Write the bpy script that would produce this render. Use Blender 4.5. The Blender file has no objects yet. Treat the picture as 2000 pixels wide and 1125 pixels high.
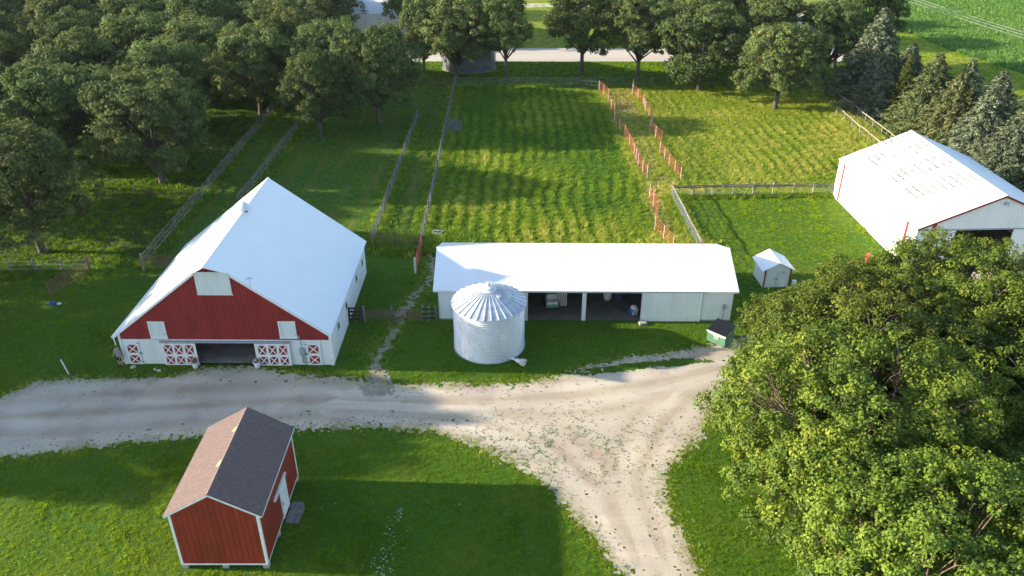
import bpy, math, random
import numpy as np
from mathutils import Vector, Matrix

R = math.radians
sc = bpy.context.scene
C = sc.collection

# ------------------------------------------------------------------ camera, sky, sun, exposure
cam_d = bpy.data.cameras.new("camera")
cam = bpy.data.objects.new("camera", cam_d); C.objects.link(cam)
cam.location = (0, 0, 34); cam.rotation_euler = (R(60.54), 0, 0)
cam_d.sensor_width = 36; cam_d.lens = 28.39; cam_d.clip_end = 2000; cam_d.clip_start = 0.5
sc.camera = cam

SUN_EL, SUN_AZ = 16.6, 2.5           # low sun from the left, a touch behind the buildings
sdir = Vector((-math.cos(R(SUN_EL)) * math.cos(R(SUN_AZ)), math.cos(R(SUN_EL)) * math.sin(R(SUN_AZ)), math.sin(R(SUN_EL))))
w = bpy.data.worlds.new("World"); sc.world = w; w.use_nodes = True
nt = w.node_tree; nt.nodes.clear()
sky = nt.nodes.new("ShaderNodeTexSky"); sky.sky_type = 'NISHITA'; sky.sun_disc = False
sky.sun_elevation = R(SUN_EL); sky.sun_rotation = R(-87.5); sky.altitude = 250; sky.air_density = 1.0; sky.dust_density = 0.8; sky.ozone_density = 1.2
bg = nt.nodes.new("ShaderNodeBackground"); bg.inputs[1].default_value = 0.15
wo = nt.nodes.new("ShaderNodeOutputWorld")
nt.links.new(sky.outputs[0], bg.inputs[0]); nt.links.new(bg.outputs[0], wo.inputs[0])
sun_d = bpy.data.lights.new("sun", 'SUN'); sun_d.energy = 5.0; sun_d.angle = R(0.6); sun_d.color = (1.0, 0.86, 0.66)
sun = bpy.data.objects.new("sun", sun_d); C.objects.link(sun); sun.location = (-60, 10, 60)
sun.rotation_euler = (-sdir).to_track_quat('-Z', 'Y').to_euler()
vs = sc.view_settings
vs.view_transform = 'Standard'; vs.look = 'None'; vs.gamma = 1.0; vs.use_curve_mapping = False
vs.exposure = 1.5

# ------------------------------------------------------------------ small noise helper (numpy value noise)
def vnoise(x, y, s=1.0, seed=0):
    x = np.asarray(x, float) / s + seed * 17.31; y = np.asarray(y, float) / s + seed * 7.77
    xi = np.floor(x); yi = np.floor(y); fx = x - xi; fy = y - yi
    fx = fx * fx * (3 - 2 * fx); fy = fy * fy * (3 - 2 * fy)
    def h(a, b):
        v = np.sin(a * 127.1 + b * 311.7 + seed * 74.7) * 43758.5453
        return v - np.floor(v)
    return (h(xi, yi) * (1 - fx) + h(xi + 1, yi) * fx) * (1 - fy) + (h(xi, yi + 1) * (1 - fx) + h(xi + 1, yi + 1) * fx) * fy
def fbm(x, y, s=1.0, seed=0):
    return 0.55 * vnoise(x, y, s, seed) + 0.3 * vnoise(x, y, s / 2.3, seed + 1) + 0.15 * vnoise(x, y, s / 5.1, seed + 2)
def in_poly(px, py, poly):
    px = np.asarray(px); py = np.asarray(py); ins = np.zeros(px.shape, bool)
    n = len(poly)
    for i in range(n):
        x0, y0 = poly[i]; x1, y1 = poly[(i + 1) % n]
        c = ((y0 > py) != (y1 > py)) & (px < (x1 - x0) * (py - y0) / ((y1 - y0) or 1e-9) + x0)
        ins ^= c
    return ins
def d_poly(px, py, poly, closed=True):
    px = np.asarray(px, float); py = np.asarray(py, float); d = np.full(px.shape, 1e9)
    n = len(poly)
    for i in range(n if closed else n - 1):
        x0, y0 = poly[i]; x1, y1 = poly[(i + 1) % n]
        dx, dy = x1 - x0, y1 - y0; L = dx * dx + dy * dy + 1e-9
        t = np.clip(((px - x0) * dx + (py - y0) * dy) / L, 0, 1)
        d = np.minimum(d, np.hypot(px - x0 - t * dx, py - y0 - t * dy))
    return d
def sd_poly(px, py, poly):           # positive inside
    d = d_poly(px, py, poly); return np.where(in_poly(px, py, poly), d, -d)

# ------------------------------------------------------------------ materials
MATS = {}
def _n(nt, t): return nt.nodes.new("ShaderNode" + t)
def mat(name, c1, c2=None, scale=3.0, rough=0.6, metal=0.0, bump=0.0, bscale=40.0, spec=0.4, stretch=(1, 1, 1), rand=0.0, detail=5.0, lo=0.35, hi=0.65, coords='Object', transl=0.0):
    m = bpy.data.materials.new(name); m.use_nodes = True; MATS[name] = m
    nt = m.node_tree; nt.nodes.clear(); ln = nt.links.new
    out = _n(nt, "OutputMaterial"); p = _n(nt, "BsdfPrincipled")
    p.inputs["Roughness"].default_value = rough; p.inputs["Metallic"].default_value = metal
    p.inputs["Specular IOR Level"].default_value = spec
    tc = _n(nt, "TexCoord"); mp = _n(nt, "Mapping"); mp.inputs["Scale"].default_value = stretch
    ln(tc.outputs[coords], mp.inputs[0])
    c2 = c2 or tuple(v * 0.8 for v in c1)
    no = _n(nt, "TexNoise"); no.inputs["Scale"].default_value = scale; no.inputs["Detail"].default_value = detail
    ln(mp.outputs[0], no.inputs["Vector"])
    mr = _n(nt, "MapRange"); mr.inputs[1].default_value = lo; mr.inputs[2].default_value = hi
    ln(no.outputs[0], mr.inputs[0])
    mx = _n(nt, "Mix"); mx.data_type = 'RGBA'
    mx.inputs[6].default_value = (*c1, 1); mx.inputs[7].default_value = (*c2, 1)
    ln(mr.outputs[0], mx.inputs[0])
    col = mx.outputs[2]
    if rand > 0:
        oi = _n(nt, "ObjectInfo"); r2 = _n(nt, "MapRange"); r2.inputs[3].default_value = 1 - rand; r2.inputs[4].default_value = 1 + rand
        ln(oi.outputs["Random"], r2.inputs[0])
        vm = _n(nt, "VectorMath"); vm.operation = 'SCALE'; ln(col, vm.inputs[0]); ln(r2.outputs[0], vm.inputs["Scale"]); col = vm.outputs[0]
    ln(col, p.inputs["Base Color"])
    if bump > 0:
        nb = _n(nt, "TexNoise"); nb.inputs["Scale"].default_value = bscale; nb.inputs["Detail"].default_value = 6
        ln(mp.outputs[0], nb.inputs["Vector"])
        b = _n(nt, "Bump"); b.inputs["Strength"].default_value = bump; b.inputs["Distance"].default_value = 0.05
        ln(nb.outputs[0], b.inputs["Height"]); ln(b.outputs[0], p.inputs["Normal"])
    ln(p.outputs[0], out.inputs[0])
    m["col"] = 0
    m["_col"] = col.node.name
    return m
def leafmat(name, dark, mid, light, transl=0.3, inst=False, rough=0.55, spec=0.25):
    m = bpy.data.materials.new(name); m.use_nodes = True; MATS[name] = m
    nt = m.node_tree; nt.nodes.clear(); ln = nt.links.new
    out = _n(nt, "OutputMaterial"); p = _n(nt, "BsdfPrincipled"); t = _n(nt, "BsdfTranslucent"); mx = _n(nt, "MixShader")
    p.inputs["Roughness"].default_value = rough; p.inputs["Specular IOR Level"].default_value = spec
    at = _n(nt, "Attribute"); at.attribute_name = "tint"; at.attribute_type = 'INSTANCER' if inst else 'GEOMETRY'
    cr = _n(nt, "ValToRGB"); e = cr.color_ramp.elements
    e[0].position = 0.0; e[0].color = (*dark, 1); e[1].position = 1.0; e[1].color = (*light, 1)
    k = e.new(0.5); k.color = (*mid, 1)
    ln(at.outputs["Fac"], cr.inputs[0])
    oi = _n(nt, "ObjectInfo"); mr = _n(nt, "MapRange"); mr.inputs[3].default_value = 0.78; mr.inputs[4].default_value = 1.25
    ln(oi.outputs["Random"], mr.inputs[0])
    hs = _n(nt, "HueSaturation"); ln(cr.outputs[0], hs.inputs["Color"]); ln(mr.outputs[0], hs.inputs["Value"])
    if not inst:
        mm = _n(nt, "Math"); mm.operation = 'MULTIPLY'; mm.inputs[1].default_value = 7.31; ln(oi.outputs["Random"], mm.inputs[0])
        fr = _n(nt, "Math"); fr.operation = 'FRACT'; ln(mm.outputs[0], fr.inputs[0])
        hr_ = _n(nt, "MapRange"); hr_.inputs[3].default_value = 0.480; hr_.inputs[4].default_value = 0.506; ln(fr.outputs[0], hr_.inputs[0]); ln(hr_.outputs[0], hs.inputs["Hue"])
    ln(hs.outputs[0], p.inputs["Base Color"])
    h2 = _n(nt, "HueSaturation"); h2.inputs["Value"].default_value = 1.5; h2.inputs["Hue"].default_value = 0.485; ln(hs.outputs[0], h2.inputs["Color"]); ln(h2.outputs[0], t.inputs[0])
    mx.inputs[0].default_value = transl
    ln(p.outputs[0], mx.inputs[1]); ln(t.outputs[0], mx.inputs[2]); ln(mx.outputs[0], out.inputs[0])
    return m

mat("white_roof", (0.80, 0.81, 0.82), (0.775, 0.787, 0.80), 0.6, 0.42, bump=0.0)
mat("white_metal", (0.78, 0.79, 0.79), (0.68, 0.69, 0.69), 0.8, 0.5, stretch=(1, 1, 0.35), lo=0.45, hi=0.8)
mat("white_wall", (0.72, 0.73, 0.72), (0.58, 0.59, 0.57), 0.7, 0.6, stretch=(1, 1, 0.3), lo=0.5, hi=0.85)
mat("white_trim", (0.80, 0.80, 0.79), (0.70, 0.70, 0.68), 4, 0.5)
mat("old_white", (0.66, 0.69, 0.68), (0.50, 0.53, 0.52), 1.4, 0.6, stretch=(1, 1, 0.25), lo=0.45, hi=0.8)
mat("barn_red", (0.29, 0.026, 0.024), (0.215, 0.020, 0.019), 1.2, 0.5, stretch=(1, 1, 0.3), rand=0.06)
mat("shed_red", (0.27, 0.030, 0.016), (0.20, 0.022, 0.013), 1.5, 0.6, stretch=(1, 1, 0.3), rand=0.08)
mat("trim_red", (0.27, 0.035, 0.032), (0.21, 0.03, 0.027), 2, 0.5)
mat("panel_red", (0.50, 0.070, 0.066), (0.40, 0.055, 0.052), 3, 0.45, rand=0.12)
mat("panel_white", (0.75, 0.70, 0.68), (0.6, 0.5, 0.48), 3, 0.5)
mat("rust_pipe", (0.23, 0.11, 0.085), (0.14, 0.07, 0.055), 4, 0.6, rand=0.15)
mat("steel_pipe", (0.22, 0.235, 0.255), (0.15, 0.155, 0.165), 4, 0.5, metal=0.3, rand=0.1)
mat("galv", (0.70, 0.72, 0.735), (0.58, 0.60, 0.62), 1.1, 0.48, metal=0.35, stretch=(1, 1, 0.5), rand=0.05)
mat("galv_roof", (0.68, 0.70, 0.72), (0.44, 0.46, 0.50), 2.2, 0.45, metal=0.5, rand=0.16, lo=0.4, hi=0.75)
mat("galv_dark", (0.15, 0.17, 0.20), (0.09, 0.105, 0.13), 0.9, 0.5, metal=0.4)
mat("grey_wood", (0.21, 0.195, 0.175), (0.12, 0.11, 0.095), 2.0, 0.85, stretch=(3, 3, 0.4), rand=0.2)
mat("grey_rail", (0.20, 0.19, 0.175), (0.11, 0.105, 0.095), 2.5, 0.85, rand=0.2)
mat("tan_rail", (0.34, 0.29, 0.23), (0.22, 0.185, 0.145), 2.5, 0.8, rand=0.12)
mat("dark_wood", (0.055, 0.05, 0.048), (0.03, 0.028, 0.026), 2.5, 0.8, rand=0.2)
mat("bark", (0.115, 0.10, 0.085), (0.055, 0.048, 0.042), 3.0, 0.9, stretch=(2, 2, 0.4), bump=0.5, bscale=8)
mat("bark_warm", (0.20, 0.15, 0.105), (0.10, 0.075, 0.055), 3.0, 0.9, stretch=(2, 2, 0.4), bump=0.5, bscale=8)
mat("bark_pale", (0.24, 0.215, 0.185), (0.12, 0.105, 0.09), 3.0, 0.9, stretch=(2, 2, 0.4), bump=0.5, bscale=8)
mat("shingle", (0.18, 0.127, 0.110), (0.145, 0.105, 0.095), 5.0, 0.9, rand=0.0, bump=0.4, bscale=60)
mat("bare_wood", (0.55, 0.38, 0.19), (0.42, 0.28, 0.14), 6, 0.8)
mat("concrete", (0.36, 0.35, 0.33), (0.25, 0.245, 0.235), 1.5, 0.85, bump=0.2)
mat("dirt_floor", (0.30, 0.26, 0.215), (0.20, 0.17, 0.14), 1.3, 0.95, bump=0.4, bscale=10)
mat("dark_inside", (0.13, 0.115, 0.10), (0.08, 0.07, 0.062), 2, 0.9)
mat("grey_box", (0.33, 0.36, 0.38), (0.26, 0.285, 0.30), 3, 0.5)
mat("black_iron", (0.03, 0.03, 0.032), (0.02, 0.02, 0.02), 4, 0.5)
mat("black_plastic", (0.018, 0.018, 0.02), (0.03, 0.03, 0.033), 3, 0.35)
mat("rubber", (0.02, 0.02, 0.02), (0.035, 0.033, 0.03), 5, 0.8)
mat("dumpster_green", (0.09, 0.20, 0.12), (0.065, 0.155, 0.095), 2, 0.5)
mat("red_paint", (0.52, 0.03, 0.035), (0.42, 0.025, 0.03), 2, 0.3)
mat("blue_paint", (0.03, 0.08, 0.30), (0.02, 0.055, 0.22), 3, 0.4)
mat("navy", (0.03, 0.05, 0.12), (0.02, 0.03, 0.08), 3, 0.5)
mat("green_paint", (0.16, 0.30, 0.22), (0.11, 0.22, 0.16), 3, 0.5)
mat("skin", (0.50, 0.30, 0.21), (0.44, 0.26, 0.18), 8, 0.5)
mat("tee", (0.27, 0.25, 0.28), (0.21, 0.195, 0.225), 8, 0.9)
mat("shorts", (0.02, 0.02, 0.024), (0.03, 0.03, 0.034), 8, 0.9)
mat("hair", (0.07, 0.045, 0.03), (0.045, 0.03, 0.02), 12, 0.7)
mat("glass_dark", (0.03, 0.04, 0.05), (0.02, 0.025, 0.03), 2, 0.1, spec=0.8)
mat("grey_roof", (0.30, 0.30, 0.31), (0.22, 0.22, 0.23), 2, 0.8)
mat("tan_wall", (0.42, 0.30, 0.22), (0.36, 0.25, 0.18), 2, 0.8)
mat("wire", (0.55, 0.55, 0.56), (0.45, 0.45, 0.46), 2, 0.35, metal=0.6)
mat("stone", (0.50, 0.48, 0.44), (0.36, 0.345, 0.32), 5, 0.85, rand=0.15)
mat("flower", (0.70, 0.66, 0.66), (0.55, 0.25, 0.30), 30, 0.7)
mat("dry_stack", (0.30, 0.24, 0.17), (0.20, 0.16, 0.11), 4, 0.9)

# ------------------------------------------------------------------ mesh building
def fast_mesh(name, V, F, smooth=False):
    V = np.asarray(V, np.float32); F = np.asarray(F, np.int32); k = F.shape[1]
    me = bpy.data.meshes.new(name)
    me.vertices.add(len(V)); me.vertices.foreach_set("co", V.ravel())
    me.loops.add(F.size); me.loops.foreach_set("vertex_index", F.ravel())
    me.polygons.add(len(F)); me.polygons.foreach_set("loop_start", np.arange(0, F.size, k, dtype=np.int32))
    try: me.polygons.foreach_set("loop_total", np.full(len(F), k, dtype=np.int32))
    except Exception: pass
    if smooth: me.polygons.foreach_set("use_smooth", np.ones(len(F), bool))
    me.update(calc_edges=True)
    return me
class MB:
    def __init__(s): s.v = []; s.f = []
    def add(s, vs, fs):
        o = len(s.v); s.v += [tuple(v) for v in vs]; s.f += [tuple(i + o for i in f) for f in fs]; return s
    def box(s, x0, x1, y0, y1, z0, z1):
        return s.add([(x0, y0, z0), (x1, y0, z0), (x1, y1, z0), (x0, y1, z0), (x0, y0, z1), (x1, y0, z1), (x1, y1, z1), (x0, y1, z1)],
                     [(0, 3, 2, 1), (4, 5, 6, 7), (0, 1, 5, 4), (1, 2, 6, 5), (2, 3, 7, 6), (3, 0, 4, 7)])
    def prism(s, poly, d):              # flat polygon (list of 3-d points) extruded along d
        n = len(poly); d = Vector(d); a = [Vector(p) for p in poly]; b = [p + d for p in a]
        nrm = (a[1] - a[0]).cross(a[2] - a[0])
        fl = nrm.dot(d) > 0
        fs = [tuple(range(n))[::-1] if fl else tuple(range(n)), tuple(range(n, 2 * n)) if fl else tuple(range(2 * n - 1, n - 1, -1))]
        for i in range(n):
            j = (i + 1) % n
            fs.append((i, j, n + j, n + i) if fl else (j, i, n + i, n + j))
        return s.add(a + b, fs)
    def bar(s, p, q, wx, wz, up=(0, 0, 1)):   # square bar from p to q
        p = Vector(p); q = Vector(q); d = (q - p).normalized(); u = Vector(up)
        if abs(d.dot(u)) > 0.97: u = Vector((0, 1, 0))
        sx = d.cross(u).normalized() * wx / 2; sz = sx.cross(d).normalized() * wz / 2
        vs = [p - sx - sz, p + sx - sz, p + sx + sz, p - sx + sz, q - sx - sz, q + sx - sz, q + sx + sz, q - sx + sz]
        return s.add(vs, [(0, 1, 2, 3), (7, 6, 5, 4), (0, 4, 5, 1), (1, 5, 6, 2), (2, 6, 7, 3), (3, 7, 4, 0)])
    def tube(s, pts, rad, n=8, cap=True):
        pts = [Vector(p) for p in pts]; m = len(pts)
        if not isinstance(rad, (list, tuple)): rad = [rad] * m
        o = len(s.v); prev = None
        for i, p in enumerate(pts):
            d = (pts[min(i + 1, m - 1)] - pts[max(i - 1, 0)]).normalized()
            u = Vector((1, 0, 0)) if abs(d.z) > 0.8 else Vector((0, 0, 1))
            a = d.cross(u).normalized(); b = d.cross(a).normalized()
            if prev is not None:
                a = (prev - d * prev.dot(d)).normalized(); b = d.cross(a).normalized()
            prev = a
            for k in range(n):
                t = 2 * math.pi * k / n; s.v.append(tuple(p + (a * math.cos(t) + b * math.sin(t)) * rad[i]))
        for i in range(m - 1):
            for k in range(n):
                k2 = (k + 1) % n; s.f.append((o + i * n + k, o + i * n + k2, o + (i + 1) * n + k2, o + (i + 1) * n + k))
        if cap:
            s.f.append(tuple(o + k for k in range(n))[::-1]); s.f.append(tuple(o + (m - 1) * n + k for k in range(n)))
        return s
    def lathe(s, prof, n=48, c=(0, 0), cap=False):     # prof: list of (r, z)
        o = len(s.v)
        for r, z in prof:
            for k in range(n):
                t = 2 * math.pi * k / n; s.v.append((c[0] + r * math.cos(t), c[1] + r * math.sin(t), z))
        for i in range(len(prof) - 1):
            for k in range(n):
                k2 = (k + 1) % n; s.f.append((o + i * n + k, o + i * n + k2, o + (i + 1) * n + k2, o + (i + 1) * n + k))
        if cap:
            s.f.append(tuple(o + k for k in range(n))[::-1]); s.f.append(tuple(o + (len(prof) - 1) * n + k for k in range(n)))
        return s
    def ell(s, c, r, n=12, m=8):
        o = len(s.v)
        for i in range(m + 1):
            a = math.pi * i / m
            for k in range(n):
                t = 2 * math.pi * k / n; s.v.append((c[0] + r[0] * math.sin(a) * math.cos(t), c[1] + r[1] * math.sin(a) * math.sin(t), c[2] + r[2] * math.cos(a)))
        for i in range(m):
            for k in range(n):
                k2 = (k + 1) % n; s.f.append((o + i * n + k, o + (i + 1) * n + k, o + (i + 1) * n + k2, o + i * n + k2))
        return s
    def mesh(s, name, m, smooth=False):
        me = bpy.data.meshes.new(name); me.from_pydata(s.v, [], s.f); me.update()
        if m: me.materials.append(MATS[m] if isinstance(m, str) else m)
        if smooth: me.polygons.foreach_set("use_smooth", [True] * len(me.polygons))
        return me
    def build(s, name, m, parent=None, loc=(0, 0, 0), rot=(0, 0, 0), smooth=False):
        return inst(name, s.mesh(name, m, smooth), parent, loc, rot)
def inst(name, me, parent=None, loc=(0, 0, 0), rot=(0, 0, 0), scale=(1, 1, 1)):
    o = bpy.data.objects.new(name, me); C.objects.link(o); o.parent = parent
    o.location = loc; o.rotation_euler = rot; o.scale = scale
    return o
def tag(o, label=None, cat=None, group=None, kind=None):
    if label: o["label"] = label
    if cat: o["category"] = cat
    if group: o["group"] = group
    if kind: o["kind"] = kind
    return o
def thing(name, label, cat, loc=(0, 0, 0), rz=0.0, group=None):
    o = bpy.data.objects.new(name, None); C.objects.link(o); o.empty_display_size = 0.3
    o.location = loc; o.rotation_euler = (0, 0, rz)
    return tag(o, label, cat, group)
def ribs(u0, u1, zb, zt, pitch, depth, rib=0.35, y=0.0, outward=-1):
    """ribbed sheet in the plane y: u along x, ribs stand out by depth; zb, zt are numbers or functions of u"""
    fb = zb if callable(zb) else (lambda u: zb); ft = zt if callable(zt) else (lambda u: zt)
    us = []
    n = max(1, int(round((u1 - u0) / pitch))); p = (u1 - u0) / n
    for i in range(n):
        a = u0 + i * p
        us += [(a, 0), (a + p * (1 - rib) - 0.012, 0), (a + p * (1 - rib) + 0.012, 1), (a + p - 0.024, 1)]
    us.append((u1, 0))
    v = []; f = []
    for u, d in us:
        v += [(u, y + outward * depth * d, fb(u)), (u, y + outward * depth * d, ft(u))]
    for i in range(len(us) - 1):
        q = (2 * i, 2 * i + 2, 2 * i + 3, 2 * i + 1)
        f.append(q if outward < 0 else q[::-1])
    return v, f
# ------------------------------------------------------------------ ground materials
def gmat(name, c1, c2, c3, s_small, s_big, st_small=(1, 1, 1), st_big=(1, 1, 1), bump=0.5, dist=0.05, big_lo=0.45, big_hi=0.7, rough=0.95, extra=None):
    m = bpy.data.materials.new(name); m.use_nodes = True; MATS[name] = m
    nt = m.node_tree; nt.nodes.clear(); ln = nt.links.new
    out = _n(nt, "OutputMaterial"); p = _n(nt, "BsdfPrincipled"); p.inputs["Roughness"].default_value = rough; p.inputs["Specular IOR Level"].default_value = 0.15
    tc = _n(nt, "TexCoord")
    def noise(scale, st, detail=6.0, rough_=0.6):
        mp = _n(nt, "Mapping"); mp.inputs["Scale"].default_value = st; ln(tc.outputs["Object"], mp.inputs[0])
        n = _n(nt, "TexNoise"); n.inputs["Scale"].default_value = scale; n.inputs["Detail"].default_value = detail; n.inputs["Roughness"].default_value = rough_
        ln(mp.outputs[0], n.inputs["Vector"]); return n.outputs[0]
    def rng(s, lo, hi):
        r = _n(nt, "MapRange"); r.inputs[1].default_value = lo; r.inputs[2].default_value = hi; ln(s, r.inputs[0]); return r.outputs[0]
    def mix(f, a, b):
        x = _n(nt, "Mix"); x.data_type = 'RGBA'
        ln(f, x.inputs[0])
        for s, i in ((a, 6), (b, 7)):
            if isinstance(s, tuple): x.inputs[i].default_value = (*s, 1)
            else: ln(s, x.inputs[i])
        return x.outputs[2]
    ns = noise(s_small, st_small)
    col = mix(rng(ns, 0.35, 0.65), c1, c2)
    col = mix(rng(noise(s_big, st_big, 4.0), big_lo, big_hi), col, c3)
    if extra:
        for (ec, es, est, lo, hi) in extra: col = mix(rng(noise(es, est, 5.0), lo, hi), col, ec)
    ln(col, p.inputs["Base Color"])
    if bump > 0:
        b = _n(nt, "Bump"); b.inputs["Strength"].default_value = bump; b.inputs["Distance"].default_value = dist
        ln(noise(s_small * 1.7, st_small, 8.0), b.inputs["Height"]); ln(b.outputs[0], p.inputs["Normal"])
    ln(p.outputs[0], out.inputs[0]); return m
gmat("lawn", (0.030, 0.080, 0.006), (0.068, 0.140, 0.009), (0.105, 0.145, 0.012), 6.0, 0.22, bump=0.9, dist=0.06, big_lo=0.5, big_hi=0.8)
gmat("pasture", (0.040, 0.095, 0.012), (0.085, 0.145, 0.016), (0.14, 0.135, 0.028), 3.0, 0.5, st_small=(1, 0.5, 1), st_big=(1.6, 0.10, 1), bump=0.9, dist=0.15, big_lo=0.5, big_hi=0.72)
gmat("pasture_dry", (0.080, 0.125, 0.018), (0.15, 0.150, 0.032), (0.24, 0.19, 0.065), 3.0, 0.5, st_small=(1, 0.5, 1), st_big=(1.6, 0.12, 1), bump=0.9, dist=0.15, big_lo=0.45, big_hi=0.7)
gmat("dry_grass", (0.24, 0.18, 0.085), (0.14, 0.13, 0.05), (0.07, 0.095, 0.03), 3.0, 0.35, bump=0.9, dist=0.12, big_lo=0.5, big_hi=0.75)
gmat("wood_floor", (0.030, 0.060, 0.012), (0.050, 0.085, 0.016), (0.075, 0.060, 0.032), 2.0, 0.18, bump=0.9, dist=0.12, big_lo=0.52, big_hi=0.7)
gmat("soy", (0.060, 0.150, 0.036), (0.085, 0.195, 0.045), (0.070, 0.165, 0.050), 2.5, 0.06, st_small=(0.5, 1.6, 1), bump=0.9, dist=0.2)
gmat("mown", (0.15, 0.20, 0.022), (0.21, 0.24, 0.028), (0.25, 0.24, 0.05), 3.0, 0.09, bump=0.6)
gmat("gravel", (0.49, 0.425, 0.335), (0.41, 0.355, 0.28), (0.56, 0.485, 0.38), 9.0, 0.30, st_big=(0.35, 1.0, 1), bump=0.6, dist=0.04, extra=[((0.40, 0.325, 0.255), 0.16, (1.2, 0.9, 1), 0.52, 0.66), ((0.42, 0.345, 0.285), 1.1, (1.5, 0.10, 1), 0.60, 0.74), ((0.30, 0.265, 0.215), 22.0, (1, 1, 1), 0.62, 0.80), ((0.32, 0.29, 0.22), 4.0, (1, 1, 1), 0.62, 0.85), ((0.42, 0.37, 0.31), 0.9, (0.12, 1.6, 1), 0.56, 0.72), ((0.56, 0.475, 0.37), 0.5, (0.2, 1.3, 1), 0.55, 0.72), ((0.36, 0.295, 0.255), 0.25, (1, 0.6, 1), 0.58, 0.74)])
_m = MATS["gravel"]; _nt = _m.node_tree; _p = [n for n in _nt.nodes if n.type == 'BSDF_PRINCIPLED'][0]; _old = _p.inputs["Base Color"].links[0].from_socket
_at = _n(_nt, "Attribute"); _at.attribute_name = "rut"
_cr = _n(_nt, "ValToRGB"); _e = _cr.color_ramp.elements; _e[0].position = 0.15; _e[0].color = (0.82, 0.78, 0.71, 1); _e[1].position = 0.9; _e[1].color = (1.06, 1.055, 1.05, 1); _k = _e.new(0.5); _k.color = (1, 1, 1, 1)
_nt.links.new(_at.outputs["Fac"], _cr.inputs[0])
_mx = _n(_nt, "Mix"); _mx.data_type = 'RGBA'; _mx.blend_type = 'MULTIPLY'; _mx.inputs[0].default_value = 1.0
_nt.links.new(_old, _mx.inputs[6]); _nt.links.new(_cr.outputs[0], _mx.inputs[7]); _nt.links.new(_mx.outputs[2], _p.inputs["Base Color"])
gmat("path", (0.32, 0.275, 0.215), (0.21, 0.18, 0.135), (0.37, 0.325, 0.26), 5.0, 0.6, bump=0.8, dist=0.05)
gmat("county", (0.50, 0.455, 0.385), (0.44, 0.40, 0.34), (0.55, 0.50, 0.43), 3.0, 0.15, st_big=(0.1, 1, 1), bump=0.3)

def sheet(name, poly, z, m, label=None, kind="structure", cut=0):
    mb = MB(); mb.v = [(x, y, z) for x, y in poly]; mb.f = [tuple(range(len(poly)))]
    o = mb.build(name, m)
    if o.data.polygons[0].normal.z < 0: o.data.flip_normals()
    return tag(o, label, None, None, kind)
sheet("ground", [(-420, -160), (420, -160), (420, 700), (-420, 700)], 0.0, "lawn", "green grass ground reaching past the farmyard")
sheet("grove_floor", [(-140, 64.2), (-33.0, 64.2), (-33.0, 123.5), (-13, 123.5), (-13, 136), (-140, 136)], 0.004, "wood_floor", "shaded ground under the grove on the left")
sheet("paddock", [(-33, 64.4), (-13.1, 68.3), (-13.1, 123.3), (-33, 123.3)], 0.005, "pasture", "green paddock behind the red and white barn")
sheet("pasture", [(-13.05, 68), (14.2, 68), (14.2, 123.2), (-13.05, 123.2)], 0.004, "pasture", "rough green pasture behind the long machine shed")
sheet("weedy_lane", [(14.25, 66), (17.2, 66), (17.2, 80), (18.3, 80), (18.3, 121), (14.25, 121)], 0.0045, "dry_grass", "dry tan weedy lane between the red panel lines")
sheet("hay_meadow", [(18.35, 80.0), (34.6, 80.7), (47.2, 81.0), (47.2, 123.2), (18.35, 123.2)], 0.005, "pasture_dry", "yellowish rough meadow behind the white garage")
sheet("soybean_field", [(77.3, 168.7), (76.9, 165.3), (78.4, 146), (81.6, 134.8), (84, 120), (92, 60), (400, 60), (400, 600), (77.3, 600)], 0.006, "soy", "even green soybean field beyond the mown strip")
sheet("mown_strip", [(60, 60), (91.9, 60), (83.9, 120), (81.5, 134.8), (78.3, 146), (76.8, 165.3), (77.2, 168.7), (77.2, 230), (60, 230)], 0.003, "mown", "pale mown grass strip beside the soybean field")
sheet("county_road", [(-400, 138.5), (56, 138.5), (62, 150), (66, 300), (58, 300), (54, 155), (50, 148.2), (-400, 148.2)], 0.012, "county", "pale gravel road crossing behind the oaks")
sheet("far_lawn", [(-60, 148.3), (59.9, 148.3), (59.9, 260), (-60, 260)], 0.004, "mown", "sunlit yellow-green lawn beyond the gravel road")
sheet("far_drive", [(-25, 186), (60, 189.5), (60, 194), (-25, 191)], 0.010, "county", "pale drive at the far edge beyond the lawn")

DRIVE = [(-60, 38.5), (-60, 43.0), (-37.0, 44.0), (-35.4, 44.9), (-34.1, 46.5), (-32.1, 46.9), (-27.8, 47.1), (-24.6, 47.3), (-22.5, 48.4), (-18.7, 48.6), (-16.2, 47.7), (-13.2, 47.3), (-11.4, 47.1), (-8.3, 46.4), (-5.4, 46.3), (0.0, 46.3), (2.9, 47.2), (5.0, 48.2), (7.5, 49.4), (11.3, 50.2), (13.4, 50.9), (15.6, 51.8), (20.0, 53.2), (27.2, 55.5), (33.6, 57.0), (37.5, 62.8), (47.5, 63.2), (54, 60), (54, 54), (43.1, 53.1), (39.5, 52.4), (30.7, 50.2), (22.0, 47.3), (15.9, 44.9), (13.4, 42.9), (12.3, 40.8), (10.6, 39.0), (9.3, 37.4), (9.0, 34.9), (9.4, 32.1), (9.9, 29.5), (10.4, 27.7), (12.5, 8), (8.0, 8), (6.5, 27.7), (5.8, 29.5), (5.2, 30.4), (4.0, 32.9), (2.4, 35.8), (0.6, 37.7), (-1.3, 39.2), (-3.3, 40.4), (-5.0, 41.2), (-8.4, 41.6), (-13.4, 41.5), (-20.5, 40.7), (-26.1, 39.8), (-29.0, 39.2), (-31.9, 38.6), (-33.6, 38.1)]
PATH = [(-9.4, 46.0), (-10.1, 49.6), (-9.3, 52.7), (-8.9, 55.5), (-8.5, 57.8), (-7.7, 60.2), (-7.1, 62.2), (-7.1, 64.2), (-7.6, 66.6)]
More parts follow.
